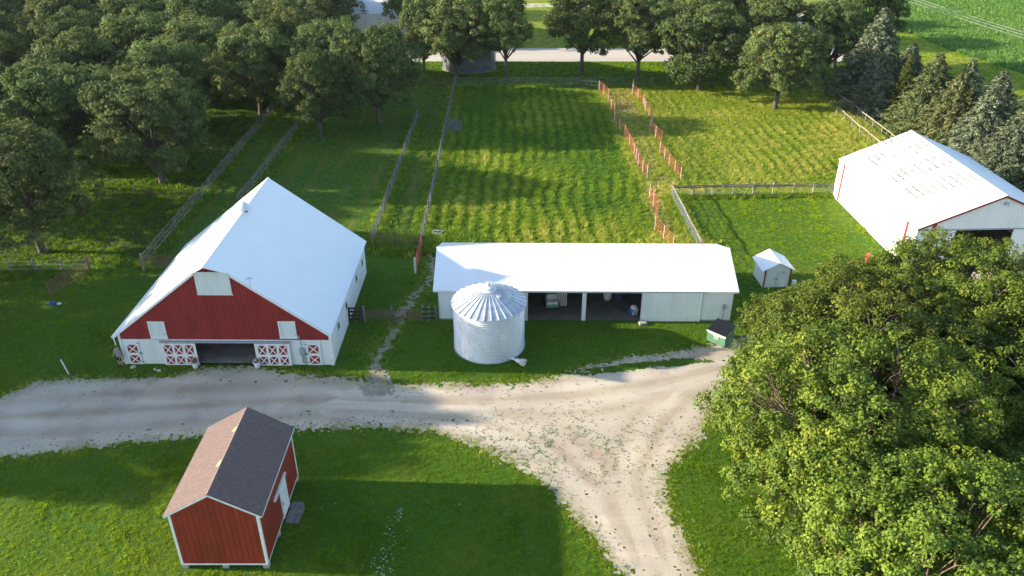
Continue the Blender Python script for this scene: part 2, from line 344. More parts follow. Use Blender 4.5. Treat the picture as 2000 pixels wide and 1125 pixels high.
ISLAND = [(-1.5, 40.6), (2.35, 41.8), (6.07, 42.2), (8.2, 41.0), (6.6, 38.9), (4.4, 37.6), (1.62, 39.0)]
def gravel_field(x, y):
    """positive where the gravel shows; used for the sheet and to keep grass off it"""
    s = sd_poly(x, y, DRIVE)
    g = s + (fbm(x, y, 0.24, 3) - 0.5) * 1.25 + (fbm(x, y, 1.6, 8) - 0.5) * 0.6
    # thin grassy island at the junction
    si = sd_poly(x, y, ISLAND)
    isl = np.clip((si + 1.0) / 3.0, 0, 1) * np.clip((fbm(x, y, 1.5, 21) - 0.30) * 2.4, 0, 1)
    g = np.where(isl > 0.45 + fbm(x, y, 0.16, 30) * 0.9, -0.2, g)
    # green tongues on the right-hand top edge
    wd = np.clip(1.5 - np.abs((y - 48.35) - (x - 8) * 0.17) / 0.55, 0, 1) * ((x > 2.5) & (x < 17))
    g = np.where(wd * fbm(x * 0.45, y, 1.1, 41) + (fbm(x, y, .25, 44) - .5) * .5 > 0.47, -0.2, g)
    # dark weeds speckled along the lower bank and middle
    sp = np.clip(1.4 - s / 1.5, 0, 1) * ((s > 0) & (vnoise(x, y, 0.17, 55) > 0.91) & (fbm(x, y, 2.2, 57) > 0.42))
    g = np.where(sp > 0.15, -0.1, g)
    # washed-out gravel spill at the upper left edge
    return g
def path_field(x, y):
    d = d_poly(x, y, PATH, closed=False)
    wdt = np.where(y < 51.5, 0.42, 0.30) + np.clip((48.3 - y) * 0.3, 0, 0.7)
    return wdt - d + (fbm(x, y, 0.6, 12) - 0.5) * 1.2 - (vnoise(x, y, 0.2, 17) > 0.68) * 0.4
LANES = [([(-50, 41.0), (-28, 43.2), (-15, 44.6), (-4, 44.3), (5, 45.2), (12, 47.2), (22, 50.5), (34, 54)], 1.0),
         ([(-12, 43.6), (-3, 42.6), (2.5, 40.0), (5.5, 35.5), (7.4, 29), (9.5, 14)], 0.9), ([(17, 48.0), (12.5, 45.2), (9.8, 41.8), (7.6, 37), (7.9, 30), (10.2, 14)], 0.9)]
def cells(name, x0, x1, y0, y1, step, fn, z, m, label):
    nx = int((x1 - x0) / step); ny = int((y1 - y0) / step)
    gx, gy = np.meshgrid(x0 + (np.arange(nx) + 0.5) * step, y0 + (np.arange(ny) + 0.5) * step)
    keep = fn(gx, gy) > 0
    iy, ix = np.nonzero(keep)
    vid = -np.ones((ny + 1, nx + 1), np.int64)
    for dy in (0, 1):
        for dx in (0, 1): vid[iy + dy, ix + dx] = 1
    yy, xx = np.nonzero(vid > 0); vid[yy, xx] = np.arange(len(yy))
    jx = (vnoise(xx * 1.0, yy * 1.0, 0.9, 5) - 0.5) * step * 0.9; jy = (vnoise(xx * 1.0, yy * 1.0, 0.9, 6) - 0.5) * step * 0.9
    V = np.stack([x0 + xx * step + jx, y0 + yy * step + jy, np.full(len(xx), z)], 1)
    F = np.stack([vid[iy, ix], vid[iy, ix + 1], vid[iy + 1, ix + 1], vid[iy + 1, ix]], 1)
    me = fast_mesh(name, V, F); me.materials.append(MATS[m])
    if name == "driveway":           # packed wheel tracks and the loose crown between them
        rut = np.zeros(len(V)); wob = (fbm(V[:, 0], V[:, 1], 3.0, 91) - 0.5) * 0.5
        for ln_, amp in LANES:
            d = d_poly(V[:, 0], V[:, 1], ln_, closed=False) + wob
            v = np.exp(-((d - 0.85) / 0.28) ** 2) - 0.7 * np.exp(-(d / 0.35) ** 2) - 0.5 * np.exp(-((d - 1.9) / 0.5) ** 2)
            rut = np.where(np.abs(v * amp) > np.abs(rut), v * amp, rut)
        rut *= 0.45 + 0.9 * fbm(V[:, 0], V[:, 1], 1.4, 93)
        a = me.attributes.new("rut", 'FLOAT', 'POINT'); a.data.foreach_set("value", (0.5 + 0.5 * np.clip(rut, -1, 1)).astype(np.float32))
    return tag(inst(name, me), label, None, None, "structure")
cells("driveway", -44, 46, 10, 64, 0.11, gravel_field, 0.012, "gravel", "pale gravel farmyard driveway with a branch towards the viewer")
cells("footpath", -12, -5, 45, 67.5, 0.07, path_field, 0.016, "path", "worn dirt footpath from the driveway past the pipe gates")

# ------------------------------------------------------------------ grass: tufts instanced on computed points
def blades(seed, n, h, spread, width, lean):
    rg = np.random.default_rng(seed); V = []; F = []
    for i in range(n):
        a = rg.uniform(0, 6.283); r = spread * math.sqrt(rg.uniform(0, 1)); bx, by = r * math.cos(a), r * math.sin(a)
        d = a + rg.normal(0, 0.7); hh = h * rg.uniform(0.55, 1.15); le = lean * rg.uniform(0.3, 1.3); wd = width * rg.uniform(0.7, 1.3)
        px, py = -math.sin(d) * wd / 2, math.cos(d) * wd / 2; o = len(V)
        V += [(bx - px, by - py, -0.01), (bx + px, by + py, -0.01),
              (bx + math.cos(d) * le * .35 + px * .8, by + math.sin(d) * le * .35 + py * .8, hh * .6), (bx + math.cos(d) * le * .35 - px * .8, by + math.sin(d) * le * .35 - py * .8, hh * .6),
              (bx + math.cos(d) * le, by + math.sin(d) * le, hh)]
        F += [(o, o + 1, o + 2, o + 3), (o + 3, o + 2, o + 4)]
    mb = MB(); mb.v = V; mb.f = F; return mb
def scatter(name, label, pts, scl, tint, src_me, srcname, cat="grass", tilt=0.15, seed=0):
    rg = np.random.default_rng(seed + 99); n = len(pts)
    me = bpy.data.meshes.new(name); me.vertices.add(n); me.vertices.foreach_set("co", np.asarray(pts, np.float32).ravel())
    rot = np.stack([rg.normal(0, tilt, n), rg.normal(0, tilt, n), rg.uniform(0, 6.283, n)], 1).astype(np.float32)
    a = me.attributes.new("rot", 'FLOAT_VECTOR', 'POINT'); a.data.foreach_set("vector", rot.ravel())
    a = me.attributes.new("scl", 'FLOAT', 'POINT'); a.data.foreach_set("value", np.asarray(scl, np.float32))
    a = me.attributes.new("tint", 'FLOAT', 'POINT'); a.data.foreach_set("value", np.clip(np.asarray(tint, np.float32), 0, 1))
    o = inst(name, me); src = bpy.data.objects.new(srcname, src_me)
    ng = bpy.data.node_groups.new(name + "_nodes", 'GeometryNodeTree')
    ng.interface.new_socket("Geometry", in_out='INPUT', socket_type='NodeSocketGeometry'); ng.interface.new_socket("Geometry", in_out='OUTPUT', socket_type='NodeSocketGeometry')
    N = ng.nodes.new; L = ng.links.new
    gi = N("NodeGroupInput"); go = N("NodeGroupOutput"); ip = N("GeometryNodeInstanceOnPoints"); oi = N("GeometryNodeObjectInfo")
    oi.inputs["Object"].default_value = src; oi.inputs["As Instance"].default_value = True
    ra = N("GeometryNodeInputNamedAttribute"); ra.data_type = 'FLOAT_VECTOR'; ra.inputs["Name"].default_value = "rot"
    sa = N("GeometryNodeInputNamedAttribute"); sa.data_type = 'FLOAT'; sa.inputs["Name"].default_value = "scl"
    er = N("FunctionNodeEulerToRotation")
    L(gi.outputs[0], ip.inputs["Points"]); L(oi.outputs["Geometry"], ip.inputs["Instance"])
    L(ra.outputs[0], er.inputs[0]); L(er.outputs[0], ip.inputs["Rotation"]); L(sa.outputs[0], ip.inputs["Scale"]); L(ip.outputs[0], go.inputs[0])
    md = o.modifiers.new("tufts", 'NODES'); md.node_group = ng
    return tag(o, label, cat, None, "stuff")
leafmat("blade_lawn", (0.026, 0.085, 0.006), (0.155, 0.270, 0.012), (0.33, 0.40, 0.020), 0.42, inst=True, spec=0.08, rough=.7)
leafmat("blade_field", (0.075, 0.195, 0.022), (0.245, 0.345, 0.030), (0.54, 0.48, 0.13), 0.42, inst=True, spec=0.1, rough=.7)
leafmat("blade_soy", (0.090, 0.195, 0.040), (0.130, 0.255, 0.046), (0.18, 0.30, 0.055), 0.3, inst=True)
leafmat("blade_white", (0.60, 0.62, 0.58), (0.65, 0.66, 0.62), (0.7, 0.7, 0.66), 0.2, inst=True)

BUILD = [[(-28.8, 48.6), (-12.7, 48.5), (-12.7, 63.6), (-28.8, 63.8)], [(-5.95, 54.85), (17.5, 54.6), (17.6, 63.4), (-5.9, 63.6)], [(-17.6, 29.8), (-12.7, 29.8), (-12.7, 36.9), (-17.6, 36.9)],
         [(35.1, 63.3), (49, 63.9), (48.2, 81), (34.3, 80.5)], [(21.3, 60.1), (23.8, 60.3), (23.6, 62.7), (21.2, 62.5)]]
def rand_pts(x0, x1, y0, y1, dens, seed):
    rg = np.random.default_rng(seed); n = int((x1 - x0) * (y1 - y0) * dens)
    return rg.uniform(x0, x1, n), rg.uniform(y0, y1, n)
def off_things(x, y):
    ok = np.ones(x.shape, bool)
    for b in BUILD: ok &= ~in_poly(x, y, b)
    ok &= np.hypot(x + 1.72, y - 51.5) > 2.62
    return ok
def in_view(x, y, pad=6.0):
    return np.abs(x) < (0.6341 * (y * 0.8707 + 34 * 0.4918) + pad)
# --- mown lawn
P = []
for (x0, x1, y0, y1, dn, sd) in ((-36, 22, 14, 40, 30, 1), (-42, 20, 40, 56, 20, 2), (-46, 36, 56, 80, 9, 3)):
    x, y = rand_pts(x0, x1, y0, y1, dn, sd)
    k = in_view(x, y) & off_things(x, y) & ~((y > 68) & (x < 17.2)) & ~((y > 64) & (x < -8.3) & (x > -33.0))
    x, y = x[k], y[k]
    g = gravel_field(x, y); pf = path_field(x, y)
    k = (g < -0.05) & (pf < -0.03); P.append(np.stack([x[k], y[k]], 1))
P = np.concatenate(P); x, y = P[:, 0], P[:, 1]
rg = np.random.default_rng(5)
spk = np.where(sd_poly(x, y, DRIVE) > 0.25, 0.55, 1.0)
edge = np.exp(-np.clip(-sd_poly(x, y, DRIVE), 0, 9) / 0.55) * (y < 47)
yard = ((y > 55) & (x > 15)).astype(float)
ti = 0.22 + 0.36 * (fbm(x, y, 4.5, 60) - 0.4) + rg.normal(0, 0.05, len(x)) + 0.30 * edge + 0.32 * yard + 0.22 * (y < 35.5) * (x < -12) + 0.12  # lower-left lawn tinted lighter, painting its sunlit patch into the grass colour
sz = rg.uniform(0.65, 1.25, len(x)) * (0.9 + 0.5 * (vnoise(x, y, 1.7, 61) > 0.75)) * np.where(y > 56, 1.35, 1.0) * spk
me = blades(1, 18, 0.062, 0.17, 0.020, 0.06).mesh("lawn_tuft", "blade_lawn")
ti = np.minimum(ti, 0.66)
scatter("lawn_grass", "short mown green grass around the farm buildings", np.stack([x, y, np.zeros(len(x))], 1), sz, ti, me, "lawn_tuft")
# --- small weeds growing through the gravel
x, y = rand_pts(-40, 20, 25, 58, 110, 71); k = in_view(x, y); x, y = x[k], y[k]; r = np.random.default_rng(72)
s0 = sd_poly(x, y, DRIVE); isl = np.clip((sd_poly(x, y, ISLAND) + 3.2) / 4.2, 0, 1)
cl = np.clip((fbm(x, y, 0.40, 74) - 0.36) * 4.0, 0, 1) * np.clip((fbm(x, y, 2.4, 75) - 0.25) * 3, 0, 1)
pr = cl * (0.95 * np.exp(-np.clip(s0, 0, 9) / 0.45) + 0.85 * isl + 0.10 * np.exp(-np.clip(s0, 0, 9) / 2.0))
k = (s0 > -0.5) & (r.uniform(0, 1, len(x)) < pr); x, y = x[k], y[k]
me = blades(6, 10, 0.035, 0.045, 0.014, 0.04).mesh("weed_tuft", "blade_lawn")
scatter("gravel_weeds", "small weeds speckled through the gravel of the driveway", np.stack([x, y, np.full(len(x), 0.012)], 1), r.uniform(0.45, 1.2, len(x)), 0.30 + r.normal(0, .2, len(x)), me, "weed_tuft", cat="weeds")
# --- dry brownish margin where the lawn meets the gravel
x, y = rand_pts(-40, 20, 12, 67, 60, 81); k = in_view(x, y) & off_things(x, y); x, y = x[k], y[k]; r = np.random.default_rng(82)
s0 = np.maximum(sd_poly(x, y, DRIVE), np.where((y > 46.5) & (np.abs(x + 8.5) < 4), 0.75 * (0.35 - d_poly(x, y, PATH, closed=False)), -9)); k = r.uniform(0, 1, len(x)) < 0.95 * np.exp(-((s0 + 0.05) / 0.55) ** 2) * np.clip((fbm(x, y, 2.2, 84) - 0.2) * 2.2, 0.1, 1); x, y = x[k], y[k]
me = blades(7, 14, 0.045, 0.13, 0.018, 0.06).mesh("margin_tuft", "blade_field")
scatter("margin_grass", "thin dry grass margin along the edge of the gravel", np.stack([x, y, np.full(len(x), 0.01)], 1), r.uniform(0.6, 1.2, len(x)), 0.62 + r.normal(0, .16, len(x)), me, "margin_tuft")
# --- pasture, mown in swaths that run away from the viewer
def pasture_pts(x0, x1, y0, y1, dn, sd): 
    x, y = rand_pts(x0, x1, y0, y1, dn, sd); k = in_view(x, y) & off_things(x, y); return x[k], y[k]
X = []; Y = []; T = []; S = []
for (x0, x1, y0, y1, dn, base, row, sd) in ((-33, -13, 64, 123, 12, 0.10, 0.5, 11), (-13, -8.4, 67.9, 123, 9, 0.12, 0.15, 12), (-8.4, 14.2, 67.8, 123, 24, 0.27, 1.05, 13), (18.3, 47.2, 80.2, 123, 24, 0.55, 1.2, 14), (14.2, 18.3, 66, 122, 14, 0.66, 0.2, 15)):
    x, y = pasture_pts(x0, x1, y0, y1, dn, sd); r = np.random.default_rng(sd)
    wob = x + 2.4 * (fbm(x * 0.3, y, 11.0, sd) - 0.5) + 0.5 * (vnoise(x, y, 2.0, sd + 7) - 0.5) + (0.02 * (y - 80) if x0 > 15 else 0)
    ph = 0.5 + 0.5 * np.sin(wob * 2 * math.pi / 1.4 + 2.2 * (fbm(x, y, 5.0, sd + 3) - 0.5))
    big = fbm(x, y, 7.0, sd + 5)
    near = np.clip((86 - y) / 16, 0, 1) * (1 if x0 == -8.4 else 0)
    pat = fbm(x, y, 2.3, sd + 31); rmask = np.clip((fbm(x, y, 8.0, sd + 40) - 0.28) * 3.2, 0.12, 1)
    t = base + row * 0.34 * (ph - 0.45) * (0.2 + 1.6 * big) * rmask + 0.60 * (big - 0.5) + 0.32 * (pat - 0.5) + r.normal(0, 0.09, len(x)) + 0.16 * near
    s = (0.70 + row * 0.45 * ph * rmask + 0.5 * (big - 0.3)) * r.uniform(0.7, 1.25, len(x)) * (1.25 if x0 == 14.2 else 1)
    if x0 == -33: s *= 0.62
    if x0 == 14.2: t = t + 0.35 * np.exp(-((y - 113) / 5.0) ** 2); s = s * (1 - 0.45 * np.exp(-((y - 113) / 5.0) ** 2))
    X.append(x); Y.append(y); T.append(np.minimum(t, 0.92)); S.append(s * 0.88)
# rank growth under the fence lines
for (xa, ya, xb, yb, wd, n, t0, sz0) in ((-13.1, 69, -12.8, 104, 0.5, 1500, 0.30, 1.1), (-8.5, 68, -8.7, 123, 0.5, 2300, 0.33, 1.1), (-33.0, 64, -33, 111, 0.5, 1400, 0.16, 1.2), (-28.2, 80, -27.8, 108, 0.5, 900, 0.20, 1.0), (17.1, 80, 34.5, 80.6, 0.35, 1300, 0.40, 1.1), (17.1, 80, 17.5, 66, 0.5, 700, 0.45, 1.2), (-9.4, 123, 47, 123.2, 0.7, 1200, 0.25, 1.1), (45.8, 84, 46, 117, 1.2, 2200, 0.66, 1.5), (14.2, 85, 13.6, 119, 0.4, 900, 0.6, 1.1), (18.3, 85, 18.3, 119, 0.4, 900, 0.6, 1.1), (-11.9, 68.4, -8.6, 68.4, 0.9, 600, 0.30, 1.7), (-7.6, 68.6, -4.5, 68.8, 0.9, 500, 0.24, 1.9), (14.3, 68, 17, 68.3, 1.2, 700, 0.7, 1.4), (-45, 62.9, -36, 63.2, 0.6, 700, 0.15, 1.2)):
    r = np.random.default_rng(int(n)); u = r.uniform(0, 1, n)
    X.append(xa + (xb - xa) * u + r.normal(0, wd, n)); Y.append(ya + (yb - ya) * u + r.normal(0, wd, n)); T.append(t0 + r.normal(0, 0.14, n)); S.append(sz0 * r.uniform(0.7, 1.4, n))
x, y, t, s = map(np.concatenate, (X, Y, T, S)); k = off_things(x, y); x, y, t, s = x[k], y[k], t[k], s[k]
me = blades(2, 18, 0.23, 0.22, 0.030, 0.18).mesh("pasture_tuft", "blade_field")
scatter("pasture_grass", "long rough pasture grass lying in mown swaths", np.stack([x, y, np.zeros(len(x))], 1), s, t, me, "pasture_tuft")
# --- grove floor and far verges
X = []; Y = []; T = []; S = []
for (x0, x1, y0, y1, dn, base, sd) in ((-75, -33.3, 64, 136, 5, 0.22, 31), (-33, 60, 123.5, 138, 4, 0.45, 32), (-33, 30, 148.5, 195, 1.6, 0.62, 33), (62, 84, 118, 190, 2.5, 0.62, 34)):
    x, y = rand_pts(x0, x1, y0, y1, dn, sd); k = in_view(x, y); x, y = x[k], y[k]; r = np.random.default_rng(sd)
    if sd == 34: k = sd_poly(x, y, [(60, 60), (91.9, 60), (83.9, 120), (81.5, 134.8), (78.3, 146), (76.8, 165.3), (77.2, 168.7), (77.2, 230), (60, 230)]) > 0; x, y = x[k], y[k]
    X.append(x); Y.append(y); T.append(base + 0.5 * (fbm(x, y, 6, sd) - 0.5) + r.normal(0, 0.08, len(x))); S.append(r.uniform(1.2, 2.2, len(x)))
x, y, t, s = map(np.concatenate, (X, Y, T, S))
me = blades(3, 14, 0.11, 0.2, 0.035, 0.08).mesh("verge_tuft", "blade_lawn")
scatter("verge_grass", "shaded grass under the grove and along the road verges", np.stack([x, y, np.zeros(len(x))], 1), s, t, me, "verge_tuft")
# --- soybean rows
xs = []; ys = []
for i in range(150):
    yy = 112 + i * 0.62
    n = 130; xx = np.linspace(74, 150, n) + np.random.default_rng(i).uniform(-0.25, 0.25, n); xs.append(xx); ys.append(np.full(n, yy) + np.random.default_rng(i + 500).normal(0, 0.06, n))
x = np.concatenate(xs); y = np.concatenate(ys)
k = (sd_poly(x, y, [(77.3, 168.7), (76.9, 165.3), (78.4, 146), (81.6, 134.8), (84, 120), (92, 60), (400, 60), (400, 600), (77.3, 600)]) > 0.2) & in_view(x, y); x, y = x[k], y[k]
r = np.random.default_rng(77)
me = blades(4, 18, 0.5, 0.34, 0.11, 0.26).mesh("soy_plant", "blade_soy")
scatter("soybean_plants", "dense rows of green soybean plants in the far field", np.stack([x, y, np.zeros(len(x))], 1), r.uniform(0.8, 1.25, len(x)), 0.4 + 0.5 * (fbm(x, y, 14, 9) - 0.5) + r.normal(0, 0.15, len(x)), me, "soy_plant", cat="soybeans")
# --- white clover heads on the shaded lawn
r = np.random.default_rng(41); n = 95
u = r.uniform(0, 1, n); x = -6.5 - 0.5 * u + r.normal(0, 0.35, n) * (0.4 + u); y = 34.6 - 5.2 * u ** 0.8
x = np.concatenate([x, r.uniform(-11, 1, 22)]); y = np.concatenate([y, r.uniform(29.5, 36.5, 22)])
me = blades(5, 7, 0.10, 0.05, 0.03, 0.05).mesh("clover_head", "blade_white")
scatter("clover_flowers", "thin white streak of clover flowers on the shaded lawn", np.stack([x, y, np.full(len(x), 0.02)], 1), r.uniform(0.35, 0.8, len(x)), r.uniform(0, 1, len(x)), me, "clover_head", cat="flowers")
# ------------------------------------------------------------------ red and white barn
def slab(mb, p, t):        # quad/polygon roof sheet with thickness t downwards along its normal
    a = [Vector(q) for q in p]; n = (a[1] - a[0]).cross(a[2] - a[0]).normalized()
    if n.z < 0: n = -n
    return mb.prism(a, -n * t)
def roof_ribs(mb, a0, a1, b0, b1, n, w=0.03, h=0.018):   # n raised seams from eave line a0-a1 to ridge line b0-b1
    a0, a1, b0, b1 = map(Vector, (a0, a1, b0, b1)); nrm = (a1 - a0).cross(b0 - a0).normalized()
    if nrm.z < 0: nrm = -nrm
    for i in range(1, n):
        t = i / n; p = a0.lerp(a1, t) + nrm * h * 0.5; q = b0.lerp(b1, t) + nrm * h * 0.5
        mb.bar(p, q, w, h, up=nrm)
    return mb
def barn():
    W, L, LR, he, hr, ur, hl = 15.3, 14.2, 15.05, 2.76, 8.62, 7.6, 2.11
    t = thing("barn", "big barn with red gable, white lower wall and white metal roof", "barn", (-28.33, 48.9, 0), -0.01)
    slL = (hr - he) / ur; slR = (hr - he) / (W - ur)
    zt = lambda u: (he + slL * u if u < ur else he + slR * (W - u)) - 0.05
    us = sorted([i * 0.15 for i in range(103)])
    # gable siding
    v, f = ribs(0.0, W, hl + 0.04, zt, 0.23, 0.028)
    MB().add(v, f).build("gable_siding", "barn_red", t)
    MB().prism([(0.0, 0.03, hl + 0.04), (W, 0.03, hl + 0.04), (W, 0.03, he - .1), (ur, 0.03, hr - .1), (0.0, 0.03, he - .1)], (0, 0.1, 0)).build("gable_backing", "dark_inside", t)
    mb = MB(); mb.box(0, 5.35, 0, 0.14, 0, hl); mb.box(9.85, W, 0, 0.14, 0, hl); mb.box(5.35, 9.85, 0, 0.14, 1.98, hl)
    mb.build("front_wall", "white_wall", t)
    MB().box(-0.02, W + 0.02, -0.06, 0.05, hl, hl + 0.06).build("belt_trim", "white_trim", t)
    MB().box(-0.02, W + .02, -0.03, 0.16, -0.12, 0.0).build("foundation", "concrete", t)
    MB().box(0.15, W - .15, 0.15, L - .15, 0.005, 0.03).build("floor", "dirt_floor", t)
    # side and rear walls
    v, f = ribs(0.0, L, 0.0, he - 0.02, 0.23, 0.025, outward=-1)
    a = MB().add(v, f).build("side_wall", "white_metal", t, (W, 0, 0), (0, 0, R(90)))
    MB().box(W - 0.12, W - 0.01, 0.15, L, 0, he - .12).build("wall_backing", "dark_inside", t)
    v, f = ribs(0.0, L, 0.0, he - 0.02, 0.23, 0.025, outward=1)
    MB().add(v, f).build("side_wall", "white_metal", t, (0, 0, 0), (0, 0, R(90)))
    MB().box(0.01, 0.12, 0.15, L, 0, he - .12).build("wall_backing", "dark_inside", t)
    MB().prism([(0, L, 0), (W, L, 0), (W, L, he - .05), (ur, L, hr - .08), (0, L, he - .05)], (0, -0.1, 0)).build("rear_wall", "white_metal", t)
    # roof with pointed hay hood
    ov, f0 = 0.40, -0.14
    eL = (-ov, he - slL * ov); eR = (W + 0.10, he - slR * 0.10)
    pl = lambda u: he + slL * u; pr = lambda u: he + slR * (W - u)
    lft = [(eL[0], f0, eL[1]), (6.45, f0, pl(6.45)), (ur, -1.05, hr), (ur, LR, hr), (eL[0], LR, eL[1])]
    rgt = [(eR[0], f0, eR[1]), (eR[0], LR, eR[1]), (ur, LR, hr), (ur, -1.05, hr), (8.95, f0, pr(8.95))]
    m1 = slab(MB(), lft, 0.07).build("roof_slope", "white_roof", t)
    m2 = slab(MB(), rgt, 0.07).build("roof_slope", "white_roof", t)
    roof_ribs(MB(), (eL[0], f0 + .05, eL[1]), (eL[0], LR, eL[1]), (ur - .05, f0 + .05, hr - .04), (ur - .05, LR, hr - .04), 17).build("seam", "white_roof", m1)
    roof_ribs(MB(), (eR[0], f0 + .05, eR[1]), (eR[0], LR, eR[1]), (ur + .05, f0 + .05, hr - .04), (ur + .05, LR, hr - .04), 17, h=0.004).build("seam", "white_roof", m2)
    MB().prism([(ur - 0.16, -1.06, hr - 0.085), (ur, -1.06, hr + 0.035), (ur + 0.16, -1.06, hr - 0.085)], (0, LR + 1.08, 0)).build("ridge_cap", "white_roof", t)
    # rake boards and eave fascia
    MB().bar((eL[0] + .02, f0 - .02, eL[1] - .12), (6.45, f0 - .02, pl(6.45) - .12), 0.04, 0.16).build("rake_board", "white_trim", t)
    MB().bar((eR[0] - .02, f0 - .02, eR[1] - .12), (8.95, f0 - .02, pr(8.95) - .12), 0.04, 0.16).build("rake_board", "white_trim", t)
    MB().bar((eL[0] - .05, f0 + .05, eL[1] - .09), (eL[0] - .05, LR, eL[1] - .09), 0.10, 0.10).build("gutter", "white_trim", t)
    MB().tube([(eL[0] - .03, 0.05, eL[1] - .12), (eL[0] + .02, 0.02, 1.6), (eL[0] + .25, 0.02, 0.15)], 0.045, 8).build("downspout", "white_trim", t)
    MB().tube([(W + .06, -.03, he - .3), (W + .06, -.03, 0.1)], 0.04, 8).build("downspout", "white_trim", t)
    for x0 in (-0.03, W - 0.13): MB().box(x0, x0 + 0.16, -0.075, 0.02, 0, he - .05).build("corner_board", "white_trim", t)
    # hay door and two gable shutters
    v, f = ribs(6.43, 8.87, 5.92, 7.72, 0.2, 0.02, y=-0.075)
    hd = MB().add(v, f).build("hay_door", "old_white", t)
    mb = MB(); mb.box(6.40, 8.90, -0.07, -0.035, 5.88, 5.95); mb.build("frame", "white_trim", hd)
    for (x0, x1, z0, z1) in ((2.37, 3.57, 2.31, 3.69), (11.69, 12.92, 2.38, 3.76)):
        v, f = ribs(x0 + .08, x1 - .08, z0 + .08, z1 - .08, 0.18, 0.012, y=-0.06)
        sh = MB().add(v, f).build("window", "old_white", t)
        mb = MB(); mb.box(x0, x1, -0.10, -0.03, z0, z0 + .085); mb.box(x0, x1, -0.10, -0.03, z1 - .085, z1); mb.box(x0, x0 + .085, -0.10, -0.03, z0 + .085, z1 - .085); mb.box(x1 - .085, x1, -0.10, -0.03, z0 + .085, z1 - .085)
        mb.build("frame", "white_trim", sh)
        MB().box(x0 - .04, x1 + .04, -0.13, -0.03, z0 - .04, z0 - .003).build("sill", "white_trim", sh)
        MB().box(x1 - .15, x1 - .1, -0.115, -0.075, z0 + .25, z0 + .4).build("hinge", "grey_box", sh)
    # sliding doors and dutch doors with red panels and white crosses
    def door(x0, x1, z0, z1, y, cols, rows):
        d = MB().box(x0, x1, y - 0.05, y, z0, z1).build("door", "white_wall", t)
        for (c0, c1) in cols:
            for (r0, r1) in rows:
                MB().box(c0, c1, y - 0.062, y - 0.049, r0, r1).build("panel", "barn_red", d)
                mb = MB(); mb.bar((c0, y - .072, r0), (c1, y - .072, r1), 0.02, 0.075, up=(0, 0, 1)); mb.bar((c0, y - .068, r1), (c1, y - .068, r0), 0.02, 0.075, up=(0, 0, 1))
                mb.build("cross_brace", "white_trim", d)
        mb = MB()
        for xx in ([x0, x1 - .12] if len(cols) < 2 else [x0, x1 - .10]): mb.box(xx, xx + .10, y - .066, y - .05, z0, z1)
        for zz in (z0, (rows[0][0] + rows[1][1]) / 2 - .10, z1 - .1): mb.box(x0 + .1, x1 - .12, y - .066, y - .05, zz, zz + (.10 if zz != z0 else .09))
        mb.build("frame", "white_trim", d)
        return d
    rows = ((0.97, 1.74), (0.09, 0.80))
    dl = door(2.98, 5.47, 0.02, 1.90, -0.10, ((3.16, 3.74), (3.92, 4.48), (4.68, 5.27)), rows)
    dr = door(9.75, 12.28, 0.02, 1.90, -0.10, ((9.98, 10.55), (10.73, 11.30), (11.49, 12.06)), rows)
    e1 = door(0.32, 1.32, 0.03, 1.92, -0.02, ((0.47, 1.17),), ((1.02, 1.70), (0.14, 0.80)))
    e2 = door(13.45, 14.50, 0.03, 1.95, -0.02, ((13.60, 14.32),), ((1.06, 1.76), (0.14, 0.82)))
    for e, xx, s in ((e1, 1.32, 1), (e2, 13.45, -1)):
        for zz in (0.25, 0.92, 1.04, 1.84): MB().box(min(xx - .12 * s, xx + .12 * s), max(xx - .12 * s, xx + .12 * s), -0.105, -0.088, zz, zz + .035).build("hinge", "black_iron", e)
    for d, xs in ((dl, (3.4, 5.0)), (dr, (10.2, 11.8))):
        for xx in xs: MB().box(xx, xx + .09, -0.17, -0.155, 1.84, 2.0).build("hanger", "grey_box", d)
    MB().box(2.93, 12.36, -0.19, -0.05, 1.96, 2.08).build("door_track", "grey_box", t)
    # electric meter with conduit, lamp, roof aerial
    m = MB().box(12.96, 13.30, -0.17, -0.005, 0.92, 1.50).build("meter_box", "grey_box", t)
    MB().tube([(13.12, -.07, 1.5), (13.08, -.07, 2.5)], 0.025, 6).build("conduit", "grey_box", m)
    MB().box(13.05, 13.28, -0.12, -0.004, 0.25, 0.85).build("lower_box", "grey_box", m)
    MB().tube([(13.2, -.06, .92), (13.2, -.06, 0.0)], 0.03, 6).build("conduit", "grey_box", m)
    MB().lathe([(0.0, 2.62), (.10, 2.60), (.12, 2.5), (.05, 2.45)], 10, (13.06, -.16)).build("yard_lamp", "grey_box", t)
    mb = MB().tube([(10.25, -.12, pr(10.25) - .1), (10.25, -.12, pr(10.25) + .75)], 0.018, 6)
    ae = mb.build("aerial", "grey_box", t)
    mb = MB(); mb.tube([(9.98, -.12, pr(10.25) + .6), (10.5, -.12, pr(10.25) + .7)], 0.014, 5)
    for k in range(4): mb.tube([(10.02 + k * .14, -.3, pr(10.25) + .61 + k * .025), (10.02 + k * .14, .06, pr(10.25) + .61 + k * .025)], 0.01, 5)
    mb.build("aerial_arms", "grey_box", ae)
    # round galvanised ridge vent with point
    cv = MB().lathe([(0.26, hr - .2), (0.26, hr + .25)], 16, (ur, 8.35)).build("ridge_vent", "galv_dark", t, smooth=True)
    MB().lathe([(0.26, hr + .25), (.66, hr + .16), (.68, hr + .22), (.20, hr + .62), (.06, hr + .70)], 16, (ur, 8.35)).build("vent_hood", "galv_roof", cv)
    MB().lathe([(0.06, hr + .68), (.035, hr + .9), (.0, hr + 1.15)], 8, (ur, 8.35)).build("finial", "galv", cv)
